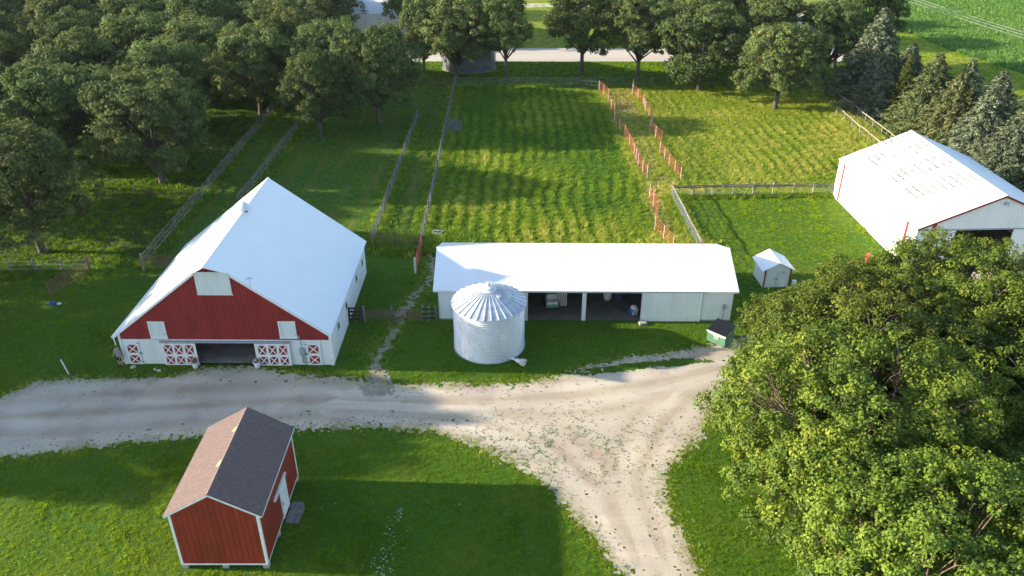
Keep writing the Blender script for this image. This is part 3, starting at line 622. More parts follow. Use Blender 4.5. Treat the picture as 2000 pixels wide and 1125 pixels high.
    # small windows high in the right-hand wall
    for vv in (2.2, 5.2, 9.6, 12.4):
        wn = MB().box(W + .026, W + .05, vv, vv + .5, 1.55, 2.1).build("window", "glass_dark", t)
        mb = MB(); mb.box(W + .03, W + .065, vv - .06, vv, 1.5, 2.15); mb.box(W + .03, W + .065, vv + .5, vv + .56, 1.5, 2.15); mb.box(W + .03, W + .065, vv, vv + .5, 2.1, 2.16); mb.build("frame", "old_white", wn)
    return t
barn()

mat("shed_dirt", (0.17, 0.14, 0.11), (0.11, 0.09, 0.07), 1.3, 0.95, bump=0.4, bscale=10)
# ------------------------------------------------------------------ long white machine shed
def machine_shed():
    W, D, he, hr, ox = 23.2, 8.24, 2.74, 4.37, 0.37
    t = thing("machine_shed", "long low white machine shed with open bays and white metal roof", "shed", (-5.83, 55.05, 0), -0.009)
    s = (hr - he) / (D / 2); of = 0.10
    for sgn, (y0, y1) in ((1, (-of, D / 2)), (-1, (D + of, D / 2))):
        z0 = he - s * of
        o = slab(MB(), [(-ox, y0, z0 + .04), (W + ox, y0, z0 + .04), (W + ox, y1, hr + .04), (-ox, y1, hr + .04)], 0.06).build("roof_slope", "white_roof", t)
        roof_ribs(MB(), (-ox, y0, z0 + .04), (W + ox, y0, z0 + .04), (-ox, y1, hr + .02), (W + ox, y1, hr + .02), 26, h=0.012).build("seam", "white_roof", o)
    MB().prism([(-ox - .01, D / 2 - .18, hr - .02), (-ox - .01, D / 2, hr + .075), (-ox - .01, D / 2 + .18, hr - .02)], (W + 2 * ox + .02, 0, 0)).build("ridge_cap", "white_roof", t)
    MB().box(-ox, W + ox, -of - .03, -of - .002, he - s * of - .10, he - s * of + .04).build("fascia", "white_trim", t)
    def rw(name, u0, u1, z0, z1, y, pitch=0.9, m="white_metal", par=t, dep=0.018):
        v, f = ribs(u0, u1, z0, z1, pitch, dep, rib=0.06, y=y); return MB().add(v, f).build(name, m, par)
    rw("front_wall", 0, 7.0, 0.12, he - .05, 0.0); rw("front_wall", 16.2, W, 0.12, he - .05, 0.0)
    MB().box(0.02, 7.0, 0.01, 0.1, 0.12, he - .06).build("wall_backing", "dark_inside", t); MB().box(16.2, W - .02, 0.01, 0.1, 0.12, he - .06).build("wall_backing", "dark_inside", t)
    MB().box(7.0, 16.2, 0.0, 0.12, he - .20, he - .05).build("header", "white_trim", t)
    MB().box(11.37, 11.69, -0.05, 0.16, 0, he - .20).build("post", "white_wall", t)
    # sliding doors hung outside the wall
    for (u0, u1) in ((4.55, 7.05), (16.05, 20.74)):
        d = rw("sliding_door", u0, u1, -0.02, he - .10, -0.10, pitch=1.15)
        MB().box(u0, u1, -0.095, -0.05, -0.02, he - .10).build("door_back", "old_white", d)
        for uu in (u0, u1): MB().box(uu - .03, uu + .03, -0.14, -0.096, -0.02, he - .1).build("edge_trim", "old_white", d)
    MB().box(4.0, 21.2, -0.13, -0.03, he - .10, he - .035).build("door_track", "grey_box", t)
    MB().box(0, 7.0, -0.01, 0.15, -.05, 0.12).build("foundation", "concrete", t); MB().box(16.2, W, -0.01, 0.15, -.05, 0.12).build("foundation", "concrete", t)
    # gable ends and rear wall
    for x0, x1 in ((0.0, 0.08), (W - .08, W)):
        MB().prism([(x0, 0, 0), (x0, D, 0), (x0, D, he - .05), (x0, D / 2, hr - .06), (x0, 0, he - .05)], (x1 - x0, 0, 0)).build("gable_wall", "white_metal", t)
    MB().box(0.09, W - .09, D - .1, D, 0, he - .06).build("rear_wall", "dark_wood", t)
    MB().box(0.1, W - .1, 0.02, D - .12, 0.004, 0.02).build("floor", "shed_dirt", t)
    # electric meter by the right end
    m = MB().box(22.45, 22.70, -0.14, -0.02, 1.15, 1.55).build("meter_box", "grey_box", t)
    MB().tube([(22.57, -.06, 1.15), (22.57, -.06, 0.0)], 0.03, 6).build("conduit", "grey_box", m)
    # inside roof posts
    for k in range(4): MB().box(4.6 * (k + 1) + .3, 4.6 * (k + 1) + .45, 4.0, 4.15, 0.02, hr - .25).build("post", "dark_wood", t)
    return t
machine_shed()

# ------------------------------------------------------------------ galvanised grain bin
def grain_bin():
    t = thing("grain_bin", "round corrugated galvanised grain bin with ribbed cone roof", "grain bin", (-1.72, 51.5, 0))
    Rw, H = 2.64, 3.82; prof = []
    n = 23
    for i in range(n * 6 + 1):
        z = H * i / (n * 6); prof.append((Rw + 0.034 * math.sin(i / 6 * 2 * math.pi), z))
    MB().lathe(prof, 72).build("wall", "galv", t, smooth=True)
    MB().lathe([(Rw + .10, -.05), (Rw + .10, .06), (Rw - .05, .06)], 48).build("base_ring", "concrete", t)
    # sheet seams with bolt lines
    for k in range(8):
        a = 2 * math.pi * k / 8 + .22
        for lv in range(5):
            MB().box(-.012, .012, -.006, .006, 0, H / 5 - .02).build("seam", "galv", t, ((Rw + .018) * math.cos(a + lv * .4), (Rw + .018) * math.sin(a + lv * .4), lv * H / 5 + .01), (0, 0, a + lv * .4 + math.pi / 2))
    Re, ze, Ra, za = 2.80, 3.78, 0.42, 4.86; N = 32; da = 2 * math.pi / N
    c, s = math.cos(da / 2), math.sin(da / 2)
    pm = MB(); pm.v = [(Re * c, -Re * s, ze), (Re * c, Re * s, ze), (Ra * c, Ra * s, za), (Ra * c, -Ra * s, za), (Re * c, -Re * s, ze - .03), (Re * c, Re * s, ze - .03)]
    pm.f = [(0, 1, 2, 3), (0, 4, 5, 1)]; pme = pm.mesh("roof_panel", "galv_roof")
    rme = MB().bar((Re + .01, 0, ze + .03), (Ra, 0, za + .02), 0.035, 0.05).mesh("roof_rib", "galv")
    for k in range(N):
        inst("roof_panel", pme, t, rot=(0, 0, k * da)); inst("roof_rib", rme, t, rot=(0, 0, (k + .5) * da))
    cp = MB().lathe([(.60, 4.78), (.60, 4.84), (.44, 4.93), (.44, 5.02), (.36, 5.06), (0.02, 5.12)], 24).build("roof_cap", "galv", t)
    MB().lathe([(.11, 5.05), (.13, 5.16), (.16, 5.22), (.13, 5.34), (0.0, 5.40)], 14).build("vent_knob", "galv", cp, smooth=True)
    MB().box(-.14, .14, -.14, .14, 0, .09).build("roof_vent", "galv", t, (0.78, -0.75, 4.62), (0, R(18), R(-45)))
    h = MB().box(-.38, .38, -.05, .04, .5, 1.75).build("hatch", "galv", t, (1.90, 1.86, 0), (0, 0, R(135)))
    MB().box(-.3, .3, -.075, -.05, .6, 1.65).build("hatch_panel", "galv_roof", h)
    # unloading auger at the foot
    au = MB().tube([(1.15, -1.95, 0.30), (2.30, -2.75, 0.30)], 0.10, 12).build("unload_auger", "galv", t, smooth=True)
    MB().tube([(2.05, -2.58, 0.30), (2.35, -2.79, 0.30)], 0.17, 12).build("auger_collar", "galv", au)
    MB().box(-.19, .19, -.16, .16, .12, .52).build("gear_box", "galv", au, (2.50, -2.90, 0), (0, 0, R(-35)))
    MB().tube([(2.62, -2.72, 0.42), (2.80, -2.86, 0.42)], 0.10, 10).build("motor", "grey_box", au)
    MB().tube([(2.50, -2.90, 0.12), (2.50, -2.90, 0.0)], 0.04, 6).build("foot", "steel_pipe", au)
    return t
grain_bin()

mat("old_slab", (0.20, 0.19, 0.175), (0.13, 0.12, 0.11), 2.5, 0.9, bump=0.4)
# ------------------------------------------------------------------ red garden shed in the foreground
def red_shed():
    W, L, zb, he, hr, o = 4.52, 6.77, 0.40, 4.0, 5.33, 0.23
    t = thing("garden_shed", "tall red board shed with shingle roof standing on blocks in the lawn", "shed", (-17.41, 29.97, 0), 0.0)
    s = (hr - he) / (W / 2); zt = lambda u: he + s * (u if u < W / 2 else W - u)
    nb = 15; bw = W / nb; rg = random.Random(4)
    for i in range(nb):
        u0, u1 = i * bw + .008, (i + 1) * bw - .008; d = rg.uniform(.020, .030)
        a, b = zt(u0) - .06, zt(u1) - .06; um = W / 2
        pts = [(u0, -d, zb), (u1, -d, zb), (u1, -d, b)] + ([(um, -d, zt(um) - .06)] if u0 < um < u1 else []) + [(u0, -d, a)]
        MB().prism(pts, (0, d + .01, 0)).build("siding_board", "shed_red", t)
    MB().prism([(0.02, .012, zb), (W - .02, .012, zb), (W - .02, .012, he - .1), (W / 2, .012, hr - .12), (.02, .012, he - .1)], (0, .06, 0)).build("wall_backing", "dark_inside", t)
    nb = 22; bw = L / nb
    bme = MB().box(-.024, .01, .008, bw - .008, zb, he - .03).mesh("siding_board", "shed_red")
    for i in range(nb):
        inst("siding_board", bme, t, (W - .005 + .018 + rg.uniform(-.004, .004), i * bw, 0))
    MB().box(W - .06, W - .015, .05, L, zb, he - .05).build("wall_backing", "dark_inside", t)
    MB().box(-.01, .05, 0.05, L, zb, he - .05).build("side_wall", "shed_red", t)
    MB().prism([(0, L, zb), (W, L, zb), (W, L, he - .05), (W / 2, L, hr - .08), (0, L, he - .05)], (0, -.06, 0)).build("rear_wall", "shed_red", t)
    MB().box(-.02, W + .03, -.05, L + .02, zb - .09, zb - .002).build("skirt_trim", "white_trim", t)
    for (x0, y0) in ((-.045, -.05), (W - .09, -.05), (W - .09, L - .1), (-.045, L - .1)):
        MB().box(x0, x0 + .135, y0, y0 + .15, zb, he - .06).build("corner_board", "white_trim", t)
    # roof decks, fascias, shingles laid in courses
    for sgn in (-1, 1):
        eu = W / 2 + sgn * (W / 2 + o); ez = he - s * o
        dk = slab(MB(), [(eu, -.10, ez), (eu, L + .12, ez), (W / 2, L + .12, hr), (W / 2, -.10, hr)], 0.05).build("roof_slope", "dark_wood", t)
        E = Vector((eu, 0, ez)); Rg = Vector((W / 2, 0, hr)); up = (Rg - E); ln = up.length; up.normalize()
        nrm = Vector((sgn * s, 0, 1)).normalized(); mb = MB(); nc = 19; cw = ln / nc; r2 = random.Random(9 + sgn)
        for c in range(nc):
            y = -.12 - r2.uniform(0, .4)
            while y < L + .13:
                wd = r2.uniform(.28, .36); y0, y1 = max(y, -.13), min(y + wd - .012, L + .145)
                if y1 > y0 + .02:
                    lift = r2.uniform(.022, .034); p0 = E + up * (c * cw - .02 * (c > 0)); p1 = E + up * min((c + 1) * cw + .03, ln)
                    a = p0 + nrm * (.004 + lift); b = p1 + nrm * .008
                    vs = [(a.x, y0, a.z), (a.x, y1, a.z), (b.x, y1, b.z), (b.x, y0, b.z)]; lo = p0 + nrm * .001
                    mb.add(vs + [(lo.x, y0, lo.z), (lo.x, y1, lo.z)], [(0, 1, 2, 3) if sgn > 0 else (3, 2, 1, 0), (0, 4, 5, 1) if sgn > 0 else (1, 5, 4, 0)])
                y += wd
        tag(mb.build("shingles", "shingle", dk), kind="stuff")
        MB().bar((eu - sgn * .01, -.12, ez - .05), (W / 2, -.12, hr - .05), .03, .10).build("rake_board", "white_trim", t)
        MB().bar((eu - sgn * .01, L + .13, ez - .05), (W / 2, L + .13, hr - .05), .03, .10).build("rake_board", "white_trim", t)
        MB().box(min(eu, eu + sgn * .025), max(eu, eu + sgn * .025), -.1, L + .12, ez - .09, ez + .005).build("fascia", "white_trim", t)
    for k in range(24):
        y = -.12 + k * (L + .25) / 24
        MB().add([(W / 2 - .15, y, hr - .15 * s + .045), (W / 2, y, hr + .05), (W / 2 + .15, y, hr - .15 * s + .045), (W / 2 - .15, y + .29, hr - .15 * s + .038), (W / 2, y + .29, hr + .043), (W / 2 + .15, y + .29, hr - .15 * s + .038)],
                 [(0, 1, 4, 3), (1, 2, 5, 4)]).build("ridge_shingle", "shingle", t)
    for y0, y1 in ((1.95, 2.45), (4.75, 5.20)):
        MB().add([(W / 2 - .30, y0 + .1, hr - .30 * s + .055), (W / 2 - .02, y0, hr + .058), (W / 2 - .02, y1, hr + .058), (W / 2 - .24, y1 - .1, hr - .24 * s + .055)], [(3, 2, 1, 0)]).build("bare_patch", "bare_wood", t)["label"] = "torn ridge shingle showing pale wood"
    # door on the right-hand side with its slanting track cover
    d = MB().box(W + .03, W + .075, 3.28, 4.45, zb - .12, 2.48).build("door", "white_trim", t)
    mb = MB(); mb.box(W + .076, W + .09, 3.28, 3.36, zb - .12, 2.48); mb.box(W + .076, W + .09, 4.37, 4.45, zb - .12, 2.48); mb.build("frame", "white_wall", d)
    MB().box(W + .085, W + .11, 3.4, 3.44, 1.2, 1.4).build("handle", "black_iron", d)
    MB().box(W + .03, W + .15, 2.30, 4.55, 2.49, 2.62).build("door_track", "white_trim", t)
    # concrete blocks under the floor
    bl = MB().box(-.16, .16, -.13, .13, -.02, zb - .10).mesh("block", "concrete")
    for yy in (0.12, 2.3, 4.5, L - .15):
        for xx in (.12, W / 2, W - .12): inst("block", bl, t, (xx, yy, 0))
    MB().box(.1, W - .1, .2, L - .2, zb - .2, zb - .095).build("floor_joist", "dark_wood", t)
    return t
red_shed()
mb = MB(); mb.prism([(-.45, -.75, 0), (.30, -.85, 0), (.42, .35, 0), (.25, .80, 0), (-.40, .82, 0)], (0, 0, .09))
tag(mb.build("step_slab", "old_slab", None, (-12.36, 33.95, 0.0)), "flat grey concrete slab by the red shed door", "slab")

# ------------------------------------------------------------------ large white garage at the right
def stain_roof():
    m = mat("stained_roof", (0.80, 0.80, 0.79), (0.76, 0.765, 0.765), 0.6, 0.45)
    nt = m.node_tree; ln = nt.links.new; p = [n for n in nt.nodes if n.type == 'BSDF_PRINCIPLED'][0]; old = p.inputs["Base Color"].links[0].from_socket
    tc = _n(nt, "TexCoord"); sx = _n(nt, "SeparateXYZ"); ln(tc.outputs["Object"], sx.inputs[0])
    def ma(op, a, b=None, clamp=False):
        n = _n(nt, "Math"); n.operation = op; n.use_clamp = clamp
        for i, q in enumerate((a, b)):
            if q is None: continue
            if isinstance(q, (int, float)): n.inputs[i].default_value = q
            else: ln(q, n.inputs[i])
        return n.outputs[0]
    nz = _n(nt, "TexNoise"); nz.inputs["Scale"].default_value = 0.9; nz.inputs["Detail"].default_value = 3; ln(tc.outputs["Object"], nz.inputs["Vector"])
    # grime streaks lie along the purlins, in bays along the building
    row = ma('FRACT', ma('MULTIPLY', ma('ADD', sx.outputs[0], ma('MULTIPLY', nz.outputs[0], 0.12)), 1.75))
    row = ma('SUBTRACT', 2.0, ma('MULTIPLY', ma('ABSOLUTE', ma('SUBTRACT', row, 0.5)), 7.5), True)
    bay = ma('FRACT', ma('ADD', ma('MULTIPLY', sx.outputs[1], 0.245), ma('MULTIPLY', sx.outputs[0], 0.03)))
    bay = ma('MULTIPLY', ma('SUBTRACT', 0.44, ma('ABSOLUTE', ma('SUBTRACT', bay, 0.45)), True), 7.0, True)
    reg = ma('MULTIPLY', ma('GREATER_THAN', sx.outputs[0], 1.6), ma('GREATER_THAN', sx.outputs[1], 3.0))
    fac = ma('MULTIPLY', ma('MULTIPLY', row, bay), ma('MULTIPLY', reg, ma('ADD', ma('MULTIPLY', nz.outputs[0], 0.6), 0.54, True)))
    mx = _n(nt, "Mix"); mx.data_type = 'RGBA'; ln(fac, mx.inputs[0]); ln(old, mx.inputs[6]); mx.inputs[7].default_value = (0.12, 0.117, 0.108, 1); ln(mx.outputs[2], p.inputs["Base Color"])
stain_roof()
def garage():
    W, L, he, hr = 13.8, 17.05, 4.12, 7.07
    t = thing("garage", "large white steel garage with red trim and open front door", "garage", (35.15, 63.35, 0), 0.0433)
    s = (hr - he) / (W / 2); zt = lambda u: he + s * (u if u < W / 2 else W - u) - .06
    v, f = ribs(0, W, lambda u: 4.0, zt, 0.3, 0.025, rib=0.2); MB().add(v, f).build("gable_siding", "white_metal", t)
    MB().box(0, W, -.06, .04, 3.90, 4.0).build("header_trim", "grey_box", t)
    for ua, ub in ((0, 3.4), (8.6, W)): MB().box(ua, ub, 0, .12, 0, 3.9).build("front_wall", "white_metal", t)
    v, f = ribs(0.0, L, 0.0, he - .03, 0.3, 0.022, rib=.2, outward=1); MB().add(v, f).build("side_wall", "white_metal", t, (0, 0, 0), (0, 0, R(90)))
    MB().box(.01, .12, .12, L, 0, he - .1).build("wall_backing", "dark_inside", t)
    MB().box(W - .1, W, .12, L, 0, he - .05).build("side_wall", "white_metal", t)
    MB().prism([(0, L, 0), (W, L, 0), (W, L, he - .05), (W / 2, L, hr - .08), (0, L, he - .05)], (0, -.1, 0)).build("rear_wall", "white_metal", t)
    MB().box(.13, W - .11, .0, L - .11, .004, .03).build("floor", "concrete", t)
    for sgn in (-1, 1):
        eu = W / 2 + sgn * (W / 2 + .10); ez = he - s * .10
        q = [(eu, -.12, ez + .03), (eu, L + .1, ez + .03), (W / 2, L + .1, hr + .03), (W / 2, -.12, hr + .03)]
        o = slab(MB(), q, .06).build("roof_slope", "stained_roof" if sgn < 0 else "white_roof", t)
        roof_ribs(MB(), q[0], q[1], q[3], q[2], 19, h=.014).build("seam", "white_roof", o)
        MB().bar((eu, -.14, ez - .04), (W / 2, -.14, hr - .04), .04, .17).build("rake_trim", "trim_red", t)
        MB().bar((eu, L + .11, ez - .03), (W / 2, L + .11, hr - .03), .03, .12).build("rake_trim", "white_trim", t)
    MB().prism([(W / 2 - .24, -.13, hr - .05), (W / 2, -.13, hr + .085), (W / 2 + .24, -.13, hr - .05)], (0, L + .25, 0)).build("ridge_cap", "panel_white", t)
    for v0 in (1.55, 15.5): MB().box(-.05, -.024, v0, v0 + .34, 0.05, he - .08).build("red_band", "trim_red", t)
    for u0 in (1.20, W - 1.55): MB().box(u0, u0 + .35, -.055, -.028, 0.05, zt(u0) - .02).build("red_band", "trim_red", t)
    v, f = ribs(3.2, 8.28, 0.03, 3.95, 0.3, 0.018, rib=.2, outward=1); d = MB().add(v, f).build("sliding_door", "white_metal", t, (-.07, 0, 0), (0, 0, R(90)))
    MB().box(-.066, -.03, 3.22, 8.26, .03, 3.94).build("door_back", "old_white", t)
    MB().box(-.105, -.025, 8.26, 8.32, .03, 3.97).build("door_edge", "old_white", t)
    MB().box(-.13, -.024, 3.0, 13.7, 3.98, 4.03).build("door_track", "white_trim", t)
    for dx, m in ((7.35, "white_trim"), (6.9, "grey_box")): MB().box(dx, dx + .16, -.2, -.03, 6.25, 6.5).build("lamp_fixture", m, t)
    MB().box(-.06, -.02, 0, L, -.02, .10).build("base_trim", "concrete", t)
garage()

# ------------------------------------------------------------------ small white shed beside the machine shed
def small_shed():
    W, L, he, hr, o = 2.28, 2.37, 1.82, 2.42, 0.30
    t = thing("tool_shed", "tiny white gabled shed with double doors near the fenced yard", "shed", (21.43, 60.2, 0), 0.07)
    s = (hr - he) / (W / 2)
    zt = lambda u: he + s * (u if u < W / 2 else W - u) - .04
    v, f = ribs(0, W, .06, zt, .15, .012, rib=.15); MB().add(v, f).build("front_wall", "white_wall", t)
    MB().box(.02, W - .02, .01, .06, .06, he).build("wall_backing", "dark_inside", t)
    v, f = ribs(0, L, .06, he, .15, .012, rib=.15, outward=1); MB().add(v, f).build("side_wall", "white_wall", t, rot=(0, 0, R(90)))
    MB().box(W - .05, W, .06, L, .06, he).build("side_wall", "white_wall", t)
    MB().prism([(0.01, L, .06), (W - .01, L, .06), (W - .01, L, he - .02), (W / 2, L, hr - .05), (.01, L, he - .02)], (0, -.05, 0)).build("rear_wall", "white_wall", t)
    MB().box(-.02, W + .02, -.02, L + .02, -.02, .06).build("base", "concrete", t)
    for sgn in (-1, 1):
        eu = W / 2 + sgn * (W / 2 + o); ez = he - s * o
        slab(MB(), [(eu, -.18, ez + .03), (eu, L + .16, ez + .03), (W / 2, L + .16, hr + .03), (W / 2, -.18, hr + .03)], .05).build("roof_slope", "white_roof", t)
    for x0 in (-.03, W - .09): MB().box(x0, x0 + .12, -.05, -.014, .06, he - .05).build("corner_board", "trim_red", t)
    for x0, x1 in ((.20, 1.02), (1.05, 1.88)):
        d = MB().box(x0, x1, -.05, -.014, .10, 1.68).build("door", "old_white", t)
        MB().box(x1 - .12 if x0 < .5 else x0 + .06, x1 - .08 if x0 < .5 else x0 + .10, -.075, -.05, .8, .95).build("handle", "black_iron", d)
    MB().box(1.55, 1.66, -.10, -.015, 1.42, 1.56).build("lamp_fixture", "grey_box", t)
    return t
small_shed()
tag(MB().box(-.16, .16, -.12, .12, 0, .55).build("white_box", "white_trim", None, (24.2, 60.55, 0)), "small white utility box beside the tiny white shed", "box")
# ------------------------------------------------------------------ fences, panels and gates
def along(p, q):
    d = Vector((q[0] - p[0], q[1] - p[1], 0)); return d.length, math.atan2(d.y, d.x)
def fence(name, label, p, q, step, ph, rails, pm, rm, ps=0.13, rs=(0.04, 0.13), wires=(), lean=0.04, seed=1, round_post=False, cat="fence"):
    ln, a = along(p, q); t = thing(name, label, cat, (p[0], p[1], 0), a); rg = random.Random(seed)
    n = max(1, round(ln / step)); b = ln / n
    pme = (MB().tube([(0, 0, -.1), (0, 0, ph)], [ps / 2 * 1.05, ps / 2 * .95], 7) if round_post else MB().box(-ps / 2, ps / 2, -ps / 2, ps / 2, -.1, ph)).mesh("post", pm)
    rme = MB().box(0, b, -rs[0] / 2 - ps / 2, rs[0] / 2 - ps / 2, -rs[1] / 2, rs[1] / 2).mesh("rail", rm)
    for i in range(n + 1): inst("post", pme, t, (i * b, 0, 0), (rg.gauss(0, lean), rg.gauss(0, lean), rg.uniform(-.2, .2)), (1, 1, rg.uniform(.94, 1.07)))
    for i in range(n):
        for z in rails: inst("rail", rme, t, (i * b, rg.uniform(-.01, .01), z + rg.uniform(-.03, .03)), (0, rg.gauss(0, .012), 0))
    for z in wires:
        MB().tube([(0, -ps / 2, z), (ln, -ps / 2, z)], 0.012, 4).build("wire", "wire", t)
    return t
def panel(name, label, p, q, h, nr, rm, um, group=None, z0=0.2, cat="corral panel", mid=True, r=0.021):
    ln, a = along(p, q); t = thing(name, label, cat, (p[0], p[1], 0), a, group)
    rme = MB().tube([(0.02, 0, 0), (ln - .02, 0, 0)], r, 6).mesh("rail", rm)
    ume = MB().tube([(0, 0, 0), (0, 0, h + .05)], r * 1.35, 6).mesh("upright", um)
    for i in range(nr): inst("rail", rme, t, (0, 0, z0 + (h - z0) * i / (nr - 1)))
    for x in ((0, ln / 2, ln) if mid else (0, ln)): inst("upright", ume, t, (x, 0, 0))
    return t
fence("board_fence", "weathered grey fence along the grove, left of the barn", (-33.06, 112), (-32.75, 63.5), 2.6, 1.5, (.5, .92, 1.32), "grey_wood", "grey_rail", ps=.17, seed=2, round_post=True)
fence("board_fence", "old grey fence ending behind the red barn's roof peak", (-27.73, 108), (-28.3, 77), 2.6, 1.4, (.55, 1.0, 1.3), "grey_wood", "grey_rail", ps=.15, seed=3, round_post=True)
fence("board_fence", "grey fence from the dense round tree down to the brown gate", (-12.71, 107), (-13.12, 68.5), 2.45, 1.45, (.5, .9, 1.32), "grey_wood", "steel_pipe", ps=.15, rs=(.05, .09), seed=4, round_post=True)
fence("board_fence", "grey rail fence running from the far bin to the small red gate", (-8.71, 123.2), (-8.42, 68.0), 2.45, 1.45, (.5, .9, 1.32), "grey_wood", "steel_pipe", ps=.15, rs=(.05, .09), seed=5, round_post=True)
fence("wire_fence", "wooden post and wire fence at the left edge by the open gate", (-49.0, 62.7), (-37.45, 63.1), 2.4, 1.35, (), "grey_wood", "grey_rail", ps=.2, wires=(.45, .85, 1.2), seed=6, round_post=True)
fence("wire_fence", "thin steel post fence closing the far end of the pasture", (-8.6, 123.35), (47.0, 123.5), 2.3, 1.35, (), "steel_pipe", "steel_pipe", ps=.07, wires=(.3, .6, .9, 1.2), seed=7)
fence("wood_fence", "tan wooden post fence between the mown yard and the meadow", (17.08, 79.95), (34.4, 80.55), 2.2, 1.45, (1.12, 1.3), "tan_rail", "grey_rail", ps=.15, rs=(.05, .12), wires=(.25, .5, .75), seed=8, round_post=True)
fence("pipe_fence", "pipe topped wire fence on the left side of the mown yard", (17.08, 79.95), (17.42, 66.6), 1.75, 1.38, (1.36,), "steel_pipe", "tan_rail", ps=.09, rs=(.09, .09), wires=(.2, .4, .6, .8, 1.0, 1.2), seed=9)
fence("rail_fence", "long tan top rail fence beside the spruce row", (46.9, 118), (47.65, 81.5), 2.6, 1.35, (1.28,), "tan_rail", "tan_rail", ps=.12, rs=(.07, .12), wires=(.4, .8), seed=10, round_post=True)
fence("rail_fence", "short tan rail fence standing in dry weeds behind the garage", (44.6, 108.6), (44.85, 92), 2.6, 1.3, (1.22,), "tan_rail", "tan_rail", ps=.12, rs=(.07, .12), wires=(.5,), seed=11, round_post=True)
fence("board_fence", "short dark board fence against the barn's right wall", (-12.9, 54.6), (-11.85, 54.6), 1.05, 1.4, (.35, .7, 1.05, 1.35), "dark_wood", "dark_wood", ps=.14, rs=(.05, .16), seed=12)
fence("board_fence", "short dark board fence against the machine shed corner", (-7.15, 54.8), (-6.05, 54.8), .62, 1.45, (.35, .75, 1.15), "grey_wood", "dark_wood", ps=.14, rs=(.05, .16), seed=13)
for (x, y, h, lb) in ((-11.72, 54.62, 1.5, "grey wooden gate post at the barn end of the pipe gates"), (-9.54, 54.8, 1.4, "grey wooden post between the two pipe gates"), (-37.35, 63.05, 1.6, "thick grey wooden post hinging the open rusty gate"), (-32.75, 63.35, 1.7, "thick brown wooden corner post at the left paddock gate"), (-13.15, 68.2, 1.7, "brown wooden corner post at the left of the brown gate"), (-8.55, 62.9, 1.5, "white topped post at the foot of the small red gate")):
    nm = "gate_post"; mt = "panel_white" if "white topped" in lb else ("dry_stack" if "brown" in lb else "grey_wood")
    tag(MB().tube([(0, 0, -.1), (0, 0, h), (0, 0, h + .03)], [.1, .095, .07], 9).build(nm, mt, None, (x, y, 0)), lb, "post")
panel("pipe_gate", "rusty pipe gate swung open on the shaded lawn at left", (-37.35, 62.9), (-38.75, 58.7), 1.35, 6, "rust_pipe", "rust_pipe", cat="gate", r=.03)
panel("pipe_gate", "rusty pipe gate closing the lane between grove fence and barn", (-32.7, 63.5), (-29.0, 63.75), 1.3, 6, "rust_pipe", "rust_pipe", cat="gate", r=.03)
panel("pipe_gate", "wide brown pipe gate between the two long grey fences", (-13.0, 67.9), (-8.6, 67.7), 1.35, 6, "rust_pipe", "rust_pipe", cat="gate", r=.03)
panel("pipe_gate", "narrow red pipe gate leading from the brown gate toward the shed", (-8.4, 67.5), (-8.5, 63.0), 1.4, 5, "panel_red", "panel_red", cat="gate", r=.024)
panel("pipe_gate", "low brown pipe gate nearest the red and white barn", (-11.6, 54.75), (-9.62, 54.8), 1.05, 5, "rust_pipe", "rust_pipe", cat="gate", r=.028)
panel("pipe_gate", "low brown pipe gate across the worn footpath near the shed", (-9.46, 54.8), (-7.25, 54.85), 1.05, 5, "rust_pipe", "rust_pipe", cat="gate", r=.028)
panel("steel_gate", "short grey steel gate jutting from the pasture fence", (-8.3, 101.3), (-6.55, 101.3), 1.6, 6, "steel_pipe", "steel_pipe", cat="gate", r=.04)
panel("pipe_gate", "short brown pipe gate near the bin under the far trees", (-12.8, 123.3), (-9.0, 123.4), 1.3, 5, "rust_pipe", "rust_pipe", cat="gate", r=.03)
panel("pipe_gate", "small brown gate hidden beside the machine shed's rear corner", (-6.9, 63.4), (-6.0, 63.9), 1.1, 4, "rust_pipe", "rust_pipe", cat="gate", r=.028)
ORD = ["first", "second", "third", "fourth", "fifth", "sixth", "seventh", "eighth", "ninth", "tenth", "eleventh", "twelfth", "thirteenth", "fourteenth"]
redL = [(13.11, 120.5), (14.05, 116.2), (13.62, 112.7), (14.14, 108.85), (13.69, 104.8), (14.41, 99.4), (14.67, 92.5), (14.7, 89.1), (15.14, 85.0)]
redR = [(18.4, 122.0), (17.9, 118.6), (18.75, 113.4), (18.55, 110.0), (18.9, 105.3), (17.85, 101.2), (18.7, 96.9), (17.84, 93.0), (18.3, 89.0), (18.88, 84.8)]
redB = [(14.61, 79.5), (14.75, 75.2), (13.95, 71.6), (14.95, 67.2)]
for pts, wh in ((redL, "left"), (redR, "right")):
    for i in range(len(pts) - 1):
        panel("corral_panel", "%s red corral panel from the back in the %s zigzag line" % (ORD[i], wh), pts[i], pts[i + 1], 1.55, 5, "panel_red", "panel_white", "red corral panels")
for i in range(3):
    panel("corral_panel", ["lone red corral panel starting the short line above the machine shed", "middle red corral panel in the short line above the machine shed", "red corral panel reaching down behind the machine shed roof"][i], redB[i], redB[i + 1], 1.55, 5, "panel_red", "panel_white", "red corral panels")
panel("corral_panel", "small red panel at the foot of the yard's pipe fence", (17.42, 66.4), (17.65, 64.2), 1.4, 5, "panel_red", "panel_red", "red corral panels", mid=False)
panel("corral_panel", "pale pipe panel linking the back fence to the left red line", (8.4, 122.6), (13.05, 120.7), 1.3, 3, "grey_rail", "steel_pipe", None)

